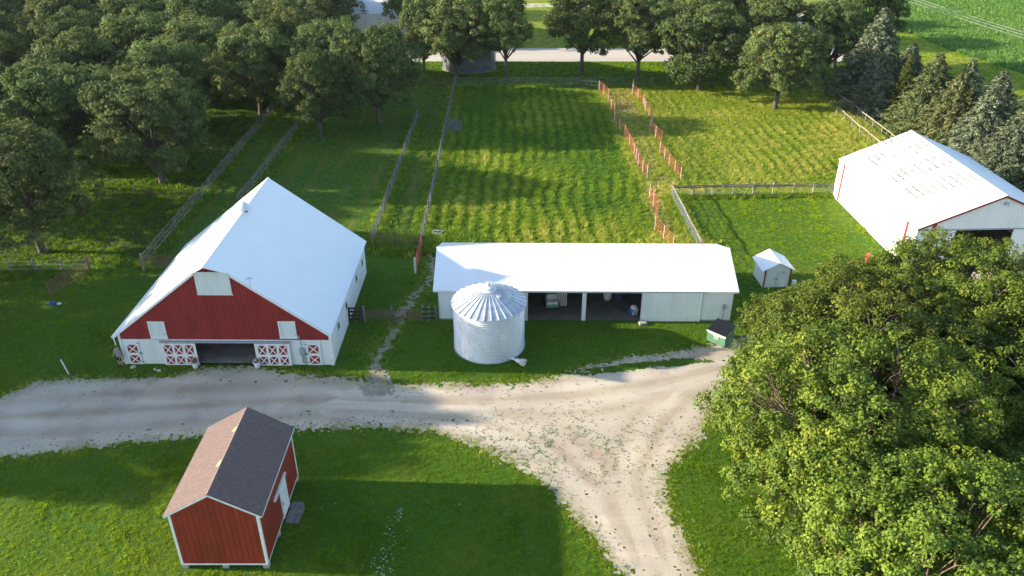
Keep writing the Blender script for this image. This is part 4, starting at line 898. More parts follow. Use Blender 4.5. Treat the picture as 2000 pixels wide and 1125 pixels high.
# ------------------------------------------------------------------ yard things
def dumpster():
    t = thing("dumpster", "green dumpster with black ribbed lid at the machine shed's end", "dumpster", (14.9, 51.9, 0), R(-44))
    b = MB().prism([(0, 0, .12), (0, 1.15, .12), (0, 1.25, 1.42), (0, -.06, 1.12)], (1.55, 0, 0)).build("body", "dumpster_green", t)
    MB().box(-.04, 1.59, -.10, -.05, .98, 1.12).build("rim", "panel_white", t)
    for x0, x1, z0, z1 in ((.10, .62, .90, .96), (.55, 1.0, .80, .88), (1.05, 1.45, .92, .98), (.6, .95, .62, .67)): MB().box(x0, x1, -.085, -.06, z0, z1).build("sticker", "panel_white", b)
    for x in (-.06, 1.555): MB().box(x, x + .065, .25, .95, .62, .80).build("fork_pocket", "dumpster_green", t)
    for k in range(2):
        l = slab(MB(), [(k * .79 - .03, -.14, 1.15), (k * .79 + .75, -.14, 1.15), (k * .79 + .75, 1.3, 1.50), (k * .79 - .03, 1.3, 1.50)], .03).build("lid", "black_plastic", t)
        for j in range(6): MB().bar((k * .79 + .04 + j * .13, -.12, 1.175), (k * .79 + .04 + j * .13, 1.28, 1.52), .06, .035).build("lid_rib", "grey_box" if False else "black_plastic", l)
    for x in (.1, 1.4):
        for y in (.12, 1.02): MB().tube([(x - .03, y, .07), (x + .03, y, .07)], .07, 10).build("wheel", "rubber", t)
dumpster()
def mower():
    t = thing("riding_mower", "red riding mower parked on the yard, half hidden by oak leaves", "mower", (32.0, 63.9, 0), R(75))
    MB().prism([(-.35, -.36, .30), (-.35, .36, .30), (-.35, .30, .62), (-.35, -.30, .62)], (.85, 0, 0)).build("body", "red_paint", t)
    h = MB().prism([(.5, -.28, .32), (.5, .28, .32), (.5, .24, .84), (.5, -.24, .84)], (.78, 0, 0)).build("hood", "red_paint", t)
    MB().box(1.28, 1.30, -.2, .2, .4, .7).build("grille", "black_plastic", h)
    MB().box(-.55, .1, -.45, .45, .55, .62).build("fender", "red_paint", t)
    MB().box(-.40, .05, -.24, .24, .66, .76).build("seat", "black_plastic", t); MB().box(-.46, -.36, -.24, .24, .74, 1.12).build("seat_back", "black_plastic", t)
    st = MB().tube([(.42, 0, .8), (.28, 0, 1.02)], .025, 6).build("steering_column", "black_iron", t)
    MB().tube([(.28 + .18 * math.cos(a) * .5, .18 * math.sin(a), 1.02 + .18 * math.cos(a) * .6) for a in [i * math.pi / 6 for i in range(13)]], .016, 5, cap=False).build("steering_wheel", "black_plastic", st)
    MB().box(-.05, .75, -.62, .62, .14, .28).build("mower_deck", "red_paint", t)
    for (x, y, r, w_) in ((-.28, .42, .28, .2), (-.28, -.42, .28, .2), (1.05, .38, .19, .14), (1.05, -.38, .19, .14)):
        wh = MB().tube([(x, y - w_ / 2, r), (x, y + w_ / 2, r)], r, 16).build("wheel", "rubber", t)
        MB().tube([(x, y - w_ / 2 - .01, r), (x, y + w_ / 2 + .01, r)], r * .5, 12).build("rim", "panel_white", wh)
mower()
def trimmer():
    t = thing("grass_trimmer", "blue and white power tool lying on the shaded lawn", "tool", (-38.1, 57.35, 0), R(4))
    MB().prism([(0, -.18, .02), (0, .18, .02), (0, .14, .28), (0, -.12, .28)], (.42, 0, 0)).build("motor", "blue_paint", t)
    MB().tube([(.4, 0, .12), (1.9, .08, .06)], .025, 6).build("shaft", "black_iron", t)
    MB().ell((.72, .0, .10), (.2, .15, .09), 12, 6).build("guard", "panel_white", t)
    MB().tube([(-.18, -.1, .1), (.02, -.06, .16), (.02, .12, .16), (-.18, .14, .1)], .02, 6).build("handle", "black_iron", t)
trimmer()
tag(MB().tube([(0, 0, -.1), (0, 0, 1.35), (0, 0, 1.38)], [.045, .045, .02], 8).build("marker_post", "white_trim", None, (-31.9, 47.55, 0), (R(4), R(-7), 0)), "slim white marker post on the lawn left of the barn", "post")
def pot(x, y, lb, fl):
    t = thing("flower_pot", lb, "planter", (x, y, 0))
    MB().lathe([(.0, .0), (.17, .0), (.25, .40), (.28, .41), (.28, .46), (.22, .46), (.2, .38), (.0, .38)], 14).build("pot", "white_trim", t)
    rg = np.random.default_rng(int(abs(x) * 10)); V = []; F = []
    for i in range(160):
        d = rg.normal(0, 1, 3); d /= np.linalg.norm(d); c = np.array([0, 0, .58]) + d * np.array([.24, .24, .17]) * rg.uniform(.5, 1); u = np.cross(d, rg.normal(0, 1, 3)); u /= np.linalg.norm(u); w_ = np.cross(d, u)
        o = len(V); V += [c - u * .05, c + w_ * .03, c + u * .05, c - w_ * .03]; F.append((o, o + 1, o + 2, o + 3))
    me = fast_mesh("foliage", V, F); me.materials.append(MATS["pot_leaf"]); inst("foliage", me, t)
    mb = MB()
    for i in range(26):
        d = rg.normal(0, 1, 3); d[2] = abs(d[2]); d /= np.linalg.norm(d); c = np.array([0, 0, .6]) + d * np.array([.26, .26, .19]); mb.ell(tuple(c), (.035, .035, .03), 6, 4)
    mb.build("blossom", fl, t)
mat("pot_leaf", (0.035, 0.09, 0.02), (0.05, 0.12, 0.025), 8, 0.7); mat("pink_flower", (0.55, 0.22, 0.20), (0.45, 0.14, 0.2), 10, 0.6)
pot(-23.05, 48.42, "white flower pot with pink blooms at the barn's left sliding door", "pink_flower")
pot(-18.55, 48.45, "white flower pot with white blooms at the barn's right sliding door", "flower")
for x, y, sx, lb in ((-25.9, 48.1, .30, "pale flat stone left of its twin before the barn wall"), (-25.55, 47.95, .34, "pale flat stone right of its twin before the barn wall"), (-27.6, 48.4, .45, "grey foundation stone at the barn's left door")):
    tag(MB().ell((0, 0, .05), (sx * .5, sx * .4, .10), 9, 5).build("stone", "stone", None, (x, y, 0), (0, 0, x)), lb, "stone")
tag(MB().box(-.28, .28, -.2, .2, 0, .2).build("concrete_block", "concrete", None, (10.35, 54.35, 0), (0, 0, .2)), "concrete block at the corner of the sliding shed door", "block")
tr = thing("water_trough", "small white trough in the weeds by the pasture fence", "trough", (-7.2, 70.5, 0), R(-6))
mb = MB(); mb.box(-.45, .45, -.3, -.26, 0, .45); mb.box(-.45, .45, .26, .3, 0, .45); mb.box(-.45, -.41, -.26, .26, 0, .45); mb.box(.41, .45, -.26, .26, 0, .45); mb.box(-.41, .41, -.26, .26, .02, .06); mb.build("tub", "panel_white", tr); MB().box(-.41, .41, -.26, .26, .36, .37).build("water", "glass_dark", tr)
tag(MB().lathe([(0, 0), (.28, 0), (.33, .5), (.31, .5), (.27, .04), (0, .04)], 16).build("feed_tub", "red_paint", None, (-22.4, 51.6, .03)), "red feed tub inside the barn doorway at left", "tub")

# ------------------------------------------------------------------ things kept in the open machine shed bays
def utility_cart():
    t = thing("utility_cart", "green and white utility cart in the left shed bay", "cart", (3.2, 57.2, .02), R(95))
    MB().box(-.9, .7, -.5, .5, .35, .62).build("chassis", "green_paint", t); MB().prism([(.0, -.48, .62), (.75, -.48, .62), (.6, -.48, 1.0), (.05, -.48, .95)], (0, .96, 0)).build("hood", "green_paint", t)
    MB().box(-.85, -.1, -.45, .45, .62, .85).build("bed", "panel_white", t); MB().box(-.3, .0, -.4, .4, .85, 1.25).build("seat", "panel_white", t)
    for x in (-.6, .5):
        for y in (-.52, .52): MB().tube([(x, y - .1, .3), (x, y + .1, .3)], .3, 14).build("wheel", "rubber", t)
utility_cart()
t = thing("slatted_crate", "upright white slatted crate beside the green cart", "crate", (4.05, 57.1, .02), R(2))
for k in range(5): MB().box(-.35 + k * .17, -.25 + k * .17, -.03, 0, .05, 1.3).build("slat", "panel_white", t)
for z in (.1, .7, 1.2): MB().box(-.36, .44, .0, .03, z, z + .08).build("crosspiece", "dry_stack", t)
t = thing("work_bench", "plank bench behind the middle post of the shed", "bench", (5.6, 58.4, .02), R(4))
MB().box(-1.4, 1.3, -.25, .25, 1.0, 1.06).build("top", "panel_white", t)
for x in (-1.2, 1.1):
    for y in (-.2, .2): MB().box(x - .04, x + .04, y - .04, y + .04, 0, 1.0).build("leg", "dark_wood", t)
t = thing("white_tank", "round white tank in the right shed bay", "tank", (7.95, 58.2, .02))
MB().lathe([(0, .1), (.30, .12), (.36, .3), (.36, .75), (.3, .95), (.1, 1.02), (.1, 1.1), (0, 1.1)], 16).build("vessel", "panel_white", t, smooth=True); MB().lathe([(.26, 0), (.26, .14)], 14).build("foot_ring", "grey_box", t)
t = thing("wheeled_bin", "dark navy wheeled bin in the right shed bay", "bin", (8.75, 57.8, .02), R(10))
MB().prism([(-.24, -.28, .08), (.24, -.28, .08), (.29, -.33, 1.0), (-.29, -.33, 1.0)], (0, .62, 0)).build("body", "navy", t); MB().box(-.31, .31, -.36, .34, 1.0, 1.07).build("lid", "blue_paint", t)
for x in (-.26, .22): MB().tube([(x, .28, .1), (x + .05, .28, .1)], .1, 10).build("wheel", "rubber", t)
t = thing("tool_cart", "long blue shelf cart against the shed's back", "cart", (9.3, 59.6, .02), R(-2))
for z in (.3, .8, 1.2): MB().box(-1.1, 1.1, -.3, .3, z, z + .05).build("shelf", "blue_paint", t)
for x in (-1.05, 1.05):
    for y in (-.26, .26): MB().box(x - .03, x + .03, y - .03, y + .03, 0, 1.25).build("upright", "navy", t)
t = thing("tarp_bundle", "blue and white tarp bundle beside the sliding shed door", "tarp", (9.75, 55.9, .02), R(20))
MB().ell((0, 0, .3), (.42, .36, .34), 14, 8).build("bundle", "blue_paint", t); MB().ell((.03, -.08, .66), (.28, .25, .2), 12, 6).build("white_roll", "panel_white", t)
for k in range(3): MB().bar((-.25 + k * .2, -.36, .1), (.0 + k * .15, -.30, .62), .06, .03).build("strap", "panel_white", t)
t = thing("pallet_stack", "low brown stack of boards at the back of the left bay", "boards", (2.2, 60.2, .02), R(3))
for k in range(6): MB().box(-1.1, 1.1, -.35, .35, .02 + k * .12, .11 + k * .12).build("board", "dry_stack", t, (random.Random(k).uniform(-.08, .08), 0, 0))

# ------------------------------------------------------------------ person at the barn corner
def person():
    t = thing("person", "person in grey tee and black shorts standing at the barn's left corner", "person", (-28.56, 48.58, 0), R(160))
    H = 1.74; me = bpy.data.meshes.new("body")
    J = [("pel", (0, 0, .93), .145, .105, None), ("wai", (0, -.005, 1.10), .135, .10, 0), ("che", (0, -.01, 1.30), .165, .11, 1), ("sh", (0, 0, 1.43), .12, .085, 2), ("neck", (0, .01, 1.51), .055, .055, 3), ("hd1", (0, .02, 1.58), .075, .085, 4), ("hd2", (0, .025, 1.66), .078, .098, 5), ("hd3", (0, .015, 1.72), .055, .07, 6)]
    for s in (-1, 1):
        b = len(J)
        J += [("hip", (s * .10, 0, .88), .095, .10, 0), ("kn", (s * .12, .03, .49), .062, .066, b), ("cal", (s * .125, -.01, .34), .058, .062, b + 1), ("an", (s * .13, -.02, .09), .036, .042, b + 2), ("heel", (s * .13, -.02, .045), .038, .045, b + 3), ("toe", (s * .145, .15, .03), .042, .028, b + 4)]
        b = len(J)
        if s > 0: A = [(.20, 0, 1.42), (.27, .02, 1.16), (.22, .20, 1.04), (.19, .27, 1.03)]
        else: A = [(-.20, 0, 1.42), (-.27, -.02, 1.15), (-.26, .10, .93), (-.25, .13, .86)]
        J += [("s", A[0], .065, .06, 3), ("e", A[1], .044, .044, b), ("w", A[2], .03, .034, b + 1), ("palm", A[3], .04, .022, b + 2)]
        p = Vector(A[3]); d = (p - Vector(A[2])).normalized(); sd = d.cross(Vector((s, 0, 0))).normalized()
        for k, L in enumerate((.07, .08, .075, .06)):
            o = p + d * .03 + sd * (k - 1.5) * .02; c = len(J); J += [("f", tuple(o + d * .02), .010, .010, b + 3), ("f2", tuple(o + d * (.02 + L * .5) + Vector((-s * .012, 0, 0))), .009, .009, c), ("f3", tuple(o + d * (.02 + L) + Vector((-s * .03, 0, 0))), .008, .008, c + 1)]
        c = len(J); J += [("t", tuple(p - sd * .045 + d * .005), .011, .011, b + 3), ("t2", tuple(p - sd * .06 + d * .045 + Vector((-s * .015, 0, 0))), .010, .010, c)]
    me.from_pydata([j[1] for j in J], [(j[4], i) for i, j in enumerate(J) if j[4] is not None], []); me.update(); me.materials.append(MATS["skin"])
    b = inst("body", me, t); md = b.modifiers.new("skin", 'SKIN'); md.use_smooth_shade = True
    sv = me.skin_vertices[0].data
    for i, j in enumerate(J): sv[i].radius = (j[2], j[3]); sv[i].use_root = (i == 0)
    sb = b.modifiers.new("smooth", 'SUBSURF'); sb.levels = 1; sb.render_levels = 2
    # tee, shorts, hair, shoes, face
    mb = MB()
    def ring(c, rx, ry, n=14): return [(c[0] + rx * math.cos(2 * math.pi * k / n), c[1] + ry * math.sin(2 * math.pi * k / n), c[2]) for k in range(n)]
    def loft(mb, rings, n=14):
        o = len(mb.v)
        for r in rings: mb.v += r
        for i in range(len(rings) - 1):
            for k in range(n): k2 = (k + 1) % n; mb.f.append((o + i * n + k, o + i * n + k2, o + (i + 1) * n + k2, o + (i + 1) * n + k))
    loft(mb, [ring((0, 0, .90), .185, .145), ring((0, 0, 1.05), .175, .135), ring((0, -.005, 1.25), .20, .14), ring((0, 0, 1.40), .19, .12), ring((0, .005, 1.47), .10, .085), ring((0, .005, 1.50), .075, .07)])
    mb.tube([(.15, 0, 1.41), (.22, .005, 1.33), (.262, .015, 1.21)], [.085, .075, .072], 10, cap=False); mb.tube([(-.15, 0, 1.41), (-.23, 0, 1.32), (-.262, -.01, 1.20)], [.085, .075, .072], 10, cap=False)
    mb.build("tee_shirt", "tee", t, smooth=True)
    mb = MB(); loft(mb, [ring((0, 0, .76), .165, .13), ring((0, 0, .86), .185, .14), ring((0, 0, .97), .175, .135)])
    for s in (-1, 1): mb.tube([(s * .095, 0, .84), (s * .115, .02, .56)], [.112, .105], 12, cap=False)
    mb.build("shorts", "shorts", t, smooth=True)
    mb = MB(); mb.ell((0, -.008, 1.71), (.088, .105, .075), 14, 8); mb.ell((0, -.05, 1.65), (.08, .06, .08), 12, 6); mb.build("hair", "hair", t, smooth=True)
    for s in (-1, 1):
        mb = MB(); mb.ell((s * .14, .05, .045), (.055, .145, .05), 12, 6); mb.build("shoe", "rubber", t, smooth=True)
        MB().ell((s * .03, .112, 1.645), (.012, .008, .008), 8, 5).build("eye", "hair", t); MB().ell((s * .088, .02, 1.63), (.014, .025, .035), 8, 5).build("ear", "skin", t)
    MB().ell((0, .125, 1.615), (.014, .018, .025), 8, 5).build("nose", "skin", t); MB().ell((0, .108, 1.575), (.025, .010, .008), 8, 5).build("mouth", "trim_red", t)
person()
# ------------------------------------------------------------------ trees
leafmat("oak_leaf", (0.042, 0.076, 0.025), (0.098, 0.148, 0.047), (0.20, 0.225, 0.068), 0.28, spec=.1, rough=.7)
leafmat("near_leaf", (0.034, 0.068, 0.010), (0.104, 0.162, 0.016), (0.205, 0.245, 0.029), 0.24, spec=.2, rough=.6)
leafmat("poplar_leaf", (0.055, 0.095, 0.018), (0.090, 0.140, 0.024), (0.13, 0.175, 0.030), 0.3)
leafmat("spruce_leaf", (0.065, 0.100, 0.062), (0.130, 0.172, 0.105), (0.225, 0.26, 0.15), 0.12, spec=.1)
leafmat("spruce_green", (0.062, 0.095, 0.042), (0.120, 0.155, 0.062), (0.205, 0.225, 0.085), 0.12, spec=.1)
leafmat("cedar_leaf", (0.045, 0.070, 0.012), (0.075, 0.105, 0.016), (0.120, 0.140, 0.024), 0.12)
def unit(v): return v / (np.linalg.norm(v, axis=-1, keepdims=True) + 1e-9)
def leaf_mesh(name, c, nrm, size, tint, m, aspect=0.62, rg=None, updir=None):
    n = len(c); r = rg.normal(0, 1, (n, 3))
    u = unit(np.cross(nrm, r)) if updir is None else unit(updir - nrm * np.sum(updir * nrm, 1, keepdims=True)); w_ = np.cross(nrm, u); L = size[:, None]
    fold = nrm * L * 0.12
    V = np.stack([c - u * L * .5, c + w_ * L * .5 * aspect + fold, c + u * L * .5, c - w_ * L * .5 * aspect + fold], 1).reshape(-1, 3)
    F = np.arange(4 * n).reshape(n, 4)
    me = fast_mesh(name, V, F); me.materials.append(MATS[m])
    a = me.attributes.new("tint", 'FLOAT', 'POINT'); a.data.foreach_set("value", np.repeat(np.clip(tint, 0, 1), 4).astype(np.float32))
    return me
def gen_oak(seed, h, Rr, nlobe, nclump, per, leaf, m, base=0.22, bark="bark", clump_r=0.95, tr=0.34, tall=1.0, gap=0.0):
    rg = np.random.default_rng(seed)
    zc = h * (0.56 + base * 0.2); up = h - zc; dn = zc - h * base
    # lobes spread round the crown in three tiers
    lob = []; lr = []
    for i in range(nlobe):
        tier = i / nlobe
        a = i * 2.399 + rg.uniform(-.35, .35)
        zz = -0.75 + 1.55 * tier + rg.uniform(-.25, .25)
        rr = math.sqrt(max(0.05, 1 - zz * zz * (0.85 if zz > 0 else 0.55))) * rg.uniform(.45, .84)
        lob.append((rr * Rr * math.cos(a), rr * Rr * math.sin(a), zc + (up if zz > 0 else dn) * zz * .72)); lr.append(Rr * rg.uniform(.20, .42) * (1.0 if zz < .6 else .85))
    lob.append((0, 0, zc + up * .50)); lr.append(Rr * .42)
    for i in range(5):
        a = i * 1.257 + rg.uniform(-.3, .3); lob.append((Rr * .40 * math.cos(a), Rr * .40 * math.sin(a), zc + up * rg.uniform(.38, .58))); lr.append(Rr * rg.uniform(.26, .34))
    lob = np.array(lob); lr = np.array(lr)
    # leaf clumps on the lobe shells
    C_ = []; LI = []
    tries = 0
    while len(C_) < nclump and tries < nclump * 12:
        tries += 1; i = rg.integers(len(lob)); d = rg.normal(0, 1, 3); d[2] = d[2] * .9 + .25; d /= np.linalg.norm(d)
        p = lob[i] + d * lr[i] * np.array([1, 1, .80]) * rg.uniform(.72, 1.06)
        if p[2] < h * base * .8: continue
        dd = np.linalg.norm((lob - p) / np.array([1, 1, .8]), axis=1) / lr
        if np.sum(dd < .62) > 0 and rg.uniform() < .85: continue
        C_.append(p); LI.append(i)
    C_ = np.array(C_); LI = np.array(LI)
    cr = clump_r * rg.uniform(.5, 1.0, len(C_)) ** 1.0 * np.where(rg.uniform(0, 1, len(C_)) > .8, 1.7, 1.05); ct = rg.normal(0, .13, len(C_)) + rg.normal(0, .09, len(lob))[LI]
    k = np.repeat(np.arange(len(C_)), per); d = unit(rg.normal(0, 1, (len(k), 3))); rad = rg.uniform(.25, 1.0, len(k)) ** .55
    c = C_[k] + d * (rad * cr[k])[:, None] * np.array([1, 1, .62])
    out = unit(c - np.array([0, 0, zc]) )
    nrm = unit(d * .55 + out * .35 + np.array([0, 0, .45]) + rg.normal(0, .45, (len(k), 3)))
    size = leaf * rg.uniform(.65, 1.3, len(k)); tint = .42 + ct[k] + rg.normal(0, .13, len(k)) + (rg.uniform(0, 1, len(k)) > .985) * .35
    crown = leaf_mesh("crown", c, nrm, size, tint, m, rg=rg)
    # trunk, limbs to each lobe, twigs to clumps
    mb = MB(); bend = rg.normal(0, .25, 2); fork = h * (base + .06)
    top = Vector((bend[0], bend[1], zc * .95))
    mb.tube([(0, 0, -.2), (0, 0, .25), (bend[0] * .2, bend[1] * .2, h * base * .7), (bend[0] * .6, bend[1] * .6, fork + .8), tuple(top)], [tr * 1.45, tr * 1.05, tr * .9, tr * .8, tr * .3], 10)
    for i in range(len(lob)):
        L = Vector(lob[i]); z0 = min(fork + rg.uniform(-.3, 1.2), L.z - .3); s = Vector((bend[0] * .5, bend[1] * .5, max(z0, h * base * .75)))
        mid = s.lerp(L, .5) + Vector((rg.normal(0, .3), rg.normal(0, .3), .25 + rg.normal(0, .2)))
        mb.tube([s, mid, L], [tr * .42, tr * .26, tr * .10], 6)
        idx = np.nonzero(LI == i)[0]
        for j in idx[:9]:
            q = Vector(C_[j]); mb.tube([L.lerp(mid, .3), L.lerp(q, .5) + Vector((0, 0, .15)), q], [tr * .09, tr * .06, tr * .025], 4, cap=False)
    trunk = mb.mesh("trunk", bark, smooth=True)
    return trunk, crown
def gen_conifer(seed, h, Rr, m, n_whorl, per, leaf, power=0.85, aspect=.26, droop=.25):
    rg = np.random.default_rng(seed); c = []; n_ = []; up = []; s = []; ti = []
    mb = MB().tube([(0, 0, -.2), (0, 0, h * .5), (0, 0, h * .97)], [.24, .15, .03], 8)
    for w_ in range(n_whorl):
        t = (w_ + rg.uniform(0, .6)) / n_whorl; z = .35 + (h - .5) * t; rr = Rr * (1 - t) ** power * rg.uniform(.85, 1.12) + .12
        nb = max(5, int(11 * (1 - t) + 5)); a0 = rg.uniform(0, 6.28)
        for b in range(nb):
            a = a0 + b * 2 * math.pi / nb + rg.normal(0, .12); L = rr * rg.uniform(.75, 1.12); bt = rg.normal(0, .12)
            dirv = np.array([math.cos(a), math.sin(a), 0]); side = np.array([-math.sin(a), math.cos(a), 0])
            if b % 2 == 0: mb.tube([(0, 0, z), tuple(dirv * L * .9 + np.array([0, 0, z - droop * L * .5]))], [.035, .012], 4, cap=False)
            k = max(6, int(per * (L / Rr + .15)))
            u = rg.uniform(.2, 1.0, k) ** .7; off = rg.normal(0, .17, k) * (1.2 - u) * L + rg.normal(0, .06, k)
            p = dirv[None] * (u * L)[:, None] + side[None] * off[:, None]
            p[:, 2] = z - droop * L * u ** 1.6 + .10 * L * u + rg.normal(0, .07, k)
            c.append(p); dv = dirv[None] * .8 + side[None] * (np.sign(off) * rg.uniform(.2, .9, k))[:, None] + rg.normal(0, .25, (k, 3)); dv[:, 2] += .15
            up.append(dv); nn = np.array([0, 0, 1.0])[None] + dirv[None] * .35 + rg.normal(0, .45, (k, 3)); n_.append(unit(nn))
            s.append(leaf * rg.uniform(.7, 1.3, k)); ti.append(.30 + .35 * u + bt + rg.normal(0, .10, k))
    crown = leaf_mesh("crown", np.concatenate(c), np.concatenate(n_), np.concatenate(s), np.concatenate(ti), m, aspect, rg, np.concatenate(up))
    return mb.mesh("trunk", "bark", smooth=True), crown
def plant(name, label, meshes, x, y, rz, sc_=1.0, zs=1.0, group=None, cat="tree"):
    t = thing(name, label, cat, (x, y, 0), rz, group); t.scale = (sc_, sc_, sc_ * zs)
    inst("trunk", meshes[0], t); inst("crown", meshes[1], t); return t
OAK = [gen_oak(100 + i, 12.5, 6.5, 22, 640, 56, .30, "oak_leaf", base=.11, clump_r=.75) for i in range(4)]
OAKT = [gen_oak(140, 14.5, 5.4, 18, 360, 58, .30, "oak_leaf", base=.18, clump_r=.85), gen_oak(141, 14.5, 6.8, 22, 520, 58, .30, "oak_leaf", base=.15, clump_r=.8)]
DENSE = gen_oak(150, 13, 6.3, 24, 560, 62, .31, "oak_leaf", base=.08, clump_r=.8)
POP = gen_oak(160, 15, 3.2, 14, 230, 56, .36, "poplar_leaf", base=.12, clump_r=.8)
NEAR = [gen_oak(170 + i, 13.2, 7.6, 44, 1500, 105, .165, "near_leaf", base=.12, bark="bark_warm", clump_r=.58, tr=.42) for i in range(3)]
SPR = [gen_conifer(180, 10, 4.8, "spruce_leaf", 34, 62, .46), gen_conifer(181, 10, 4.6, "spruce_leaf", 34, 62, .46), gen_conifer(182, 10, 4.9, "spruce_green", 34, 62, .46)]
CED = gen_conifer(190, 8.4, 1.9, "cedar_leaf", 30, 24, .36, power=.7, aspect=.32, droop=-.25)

# the big oaks at lower right
for (mi, x, y, rz, s, lb) in ((0, 17.2, 31.4, .3, 1.0, "huge near oak at lower right beside the driveway branch"), (1, 20.3, 38.4, 1.9, .96, "huge near oak overhanging the driveway and the dumpster"), (2, 28.8, 42.4, 4.1, .96, "huge near oak in front of the white garage's open door"), (1, 31.0, 31.5, 5.0, 1.0, "huge near oak at the lower right corner of the view"), (2, 19.6, 42.9, 2.6, .66, "smaller near oak reaching up beside the dumpster and shed end"), (0, 23.8, 44.6, 5.4, .76, "smaller near oak rising between the tiny white shed and the garage"), (2, 17.8, 22.6, 1.2, .96, "near oak cut off by the bottom edge below the other oaks"), (0, 37.2, 41.4, 2.2, .95, "huge near oak at the right edge below the garage")):
    plant("oak_tree", lb, NEAR[mi], x, y, rz, s, group="oaks at lower right")
# named trees round the pasture (base, height)
def oak(lb, src, h0, x, y, h, rz, wide=1.0, group="oaks round the pasture"):
    t = plant("oak_tree", lb, src, x, y, rz, 1.0, 1.0, group); t.scale = (h / h0 * wide, h / h0 * wide, h / h0); return t
oak("broad oak with a pale trunk beside the grove fence", OAK[0], 12.5, -38.9, 84.0, 12.9, .4, 1.02)
oak("small yellowish oak standing alone in the paddock behind the barn", OAK[1], 12.5, -24.3, 99.0, 11.6, 1.3, .72)
oak("dark low oak at the left edge above the wire fence", OAK[2], 12.5, -43.6, 67.0, 12.4, 2.4, .98)
oak("dark oak behind the low one at the left edge", OAK[3], 12.5, -51.0, 88.6, 12.2, 3.3, 1.0)
oak("slender dark oak between the two broad grove oaks", OAK[1], 12.5, -45.5, 91.5, 11.2, 5.3, .7)
oak("oak at the top end of the grove fence", OAK[2], 12.5, -34.6, 108.6, 12.4, .2, .95)
oak("dense round tree at the top of the grey paddock fence", DENSE, 13, -17.9, 105.3, 13.2, 1.1, 1.0)
oak("yellowish oak whose crown hangs before the far grey bin", DENSE, 13, -8.6, 127.6, 13.2, 2.9, .95)
oak("narrow oak just left of the far grey bin", OAK[2], 12.5, -14.2, 130.5, 12.6, 5.1, .68)
oak("thin open oak just right of the far grey bin", OAKT[0], 14.5, -0.9, 125.5, 14.8, .7, .78)
oak("open oak with a forked trunk before the gravel road", OAKT[1], 14.5, 11.2, 130.2, 14.8, 2.0, 1.0)
oak("oak at the top of the right red panel line", OAKT[1], 14.5, 19.6, 126.0, 14.0, 3.9, .92)
oak("ivy clad oak at the meadow's far edge", OAK[3], 12.5, 28.2, 121.0, 12.6, .9, 1.15)
oak("leaning oak with a dark trunk inside the meadow", OAK[0], 12.5, 37.0, 111.5, 12.4, 4.4, 1.0)
# grove rows
rows = {"nearest row behind the fence": [(-57.5, 76, 12.5, 1.0), (-63, 92, 12.8, 1.0)],
        "second row": [(-43, 101, 12.5, .9), (-55, 102, 13, 1.0), (-68, 105, 12.6, 1.0), (-25, 112.5, 12.6, .85)],
        "third row": [(-31, 119, 13, .95), (-43, 114, 12.6, .95), (-52, 116, 13, 1.0), (-63, 118, 12.8, 1.0), (-76, 119, 13, 1.0)],
        "fourth row": [(-37, 128, 12.8, .95), (-48, 129, 13.3, 1.0), (-59, 131, 13, 1.0), (-70, 130, 13, 1.0), (-82, 132, 13, 1.0)],
        "row just beyond the road": [(-34, 153, 13.4, 1.0), (-46, 154, 13, 1.0), (-57, 152.5, 13.4, 1.0), (-69, 154, 13, 1.0), (-80, 153, 13.5, 1.0), (-92, 155, 13, 1.0), (-103, 153, 13, 1.0), (-18, 154, 13.2, .95), (-5, 153, 12.0, .8)],
        "farthest row": [(-28, 178, 13, 1.0), (-40, 176, 13, 1.0), (-63, 175, 13, 1.0), (-76, 172, 13, 1.0), (-88, 171, 13, 1.0), (-108, 173, 13, 1.0), (-119, 176, 13, 1.0), (-52, 180, 13, 1.0)]}
rgt = random.Random(12)
for rn, L in rows.items():
    L = sorted(L)
    for i, (x, y, h, wd) in enumerate(L): oak("%s oak from the left in the grove's %s" % (ORD[i], rn), OAK[rgt.randrange(4)] if y < 125 or rgt.random() < .7 else DENSE, 12.7, x, y, h, rgt.uniform(0, 6.28), wd, "oaks of the grove at upper left")
rows = {"before the gravel road": [(30, 131, 13, .9), (40, 129, 13, .95), (49, 127, 12.5, .9)],
        "just beyond the gravel road": [(24, 153, 13.5, 1.0), (35, 154, 13.5, 1.0), (46, 152.5, 13.5, 1.0)],
        "far back at upper right": [(20, 168, 13.5, 1.0), (31, 170, 13.5, 1.0), (43, 168, 13.5, 1.0)]}
for rn, L in rows.items():
    for i, (x, y, h, wd) in enumerate(L): oak("%s oak from the left in the row %s" % (ORD[i], rn), OAK[rgt.randrange(4)], 12.5, x, y, h, rgt.uniform(0, 6.28), wd, "oaks at upper right")
for i, (x, y, h) in enumerate(((57.0, 133.5, 15), (60.8, 135.5, 16), (53.2, 134, 14.5))):
    t = plant("poplar_tree", ["bright green poplar in the middle of three behind the tallest spruce", "bright green poplar nearest the soybean field", "bright green poplar farthest left of three behind the tallest spruce"][i], POP, x, y, i * 2.1, h / 15, group="poplars behind the spruces")
# trees just outside the left edge whose shade falls across the drive
for i, (x, y, h, wd) in enumerate(((-47.5, 44.5, 13.0, .95), (-55, 43.6, 14.5, 1.0), (-50, 54, 10.5, .8), (-56, 60, 11.5, .85), (-62, 48, 14, 1.0))):
    oak("%s oak from the front outside the left edge, shading the driveway" % ORD[i], OAK[i % 4], 12.5, x, y, h, i * 1.7, wd, "shade oaks outside the left edge")
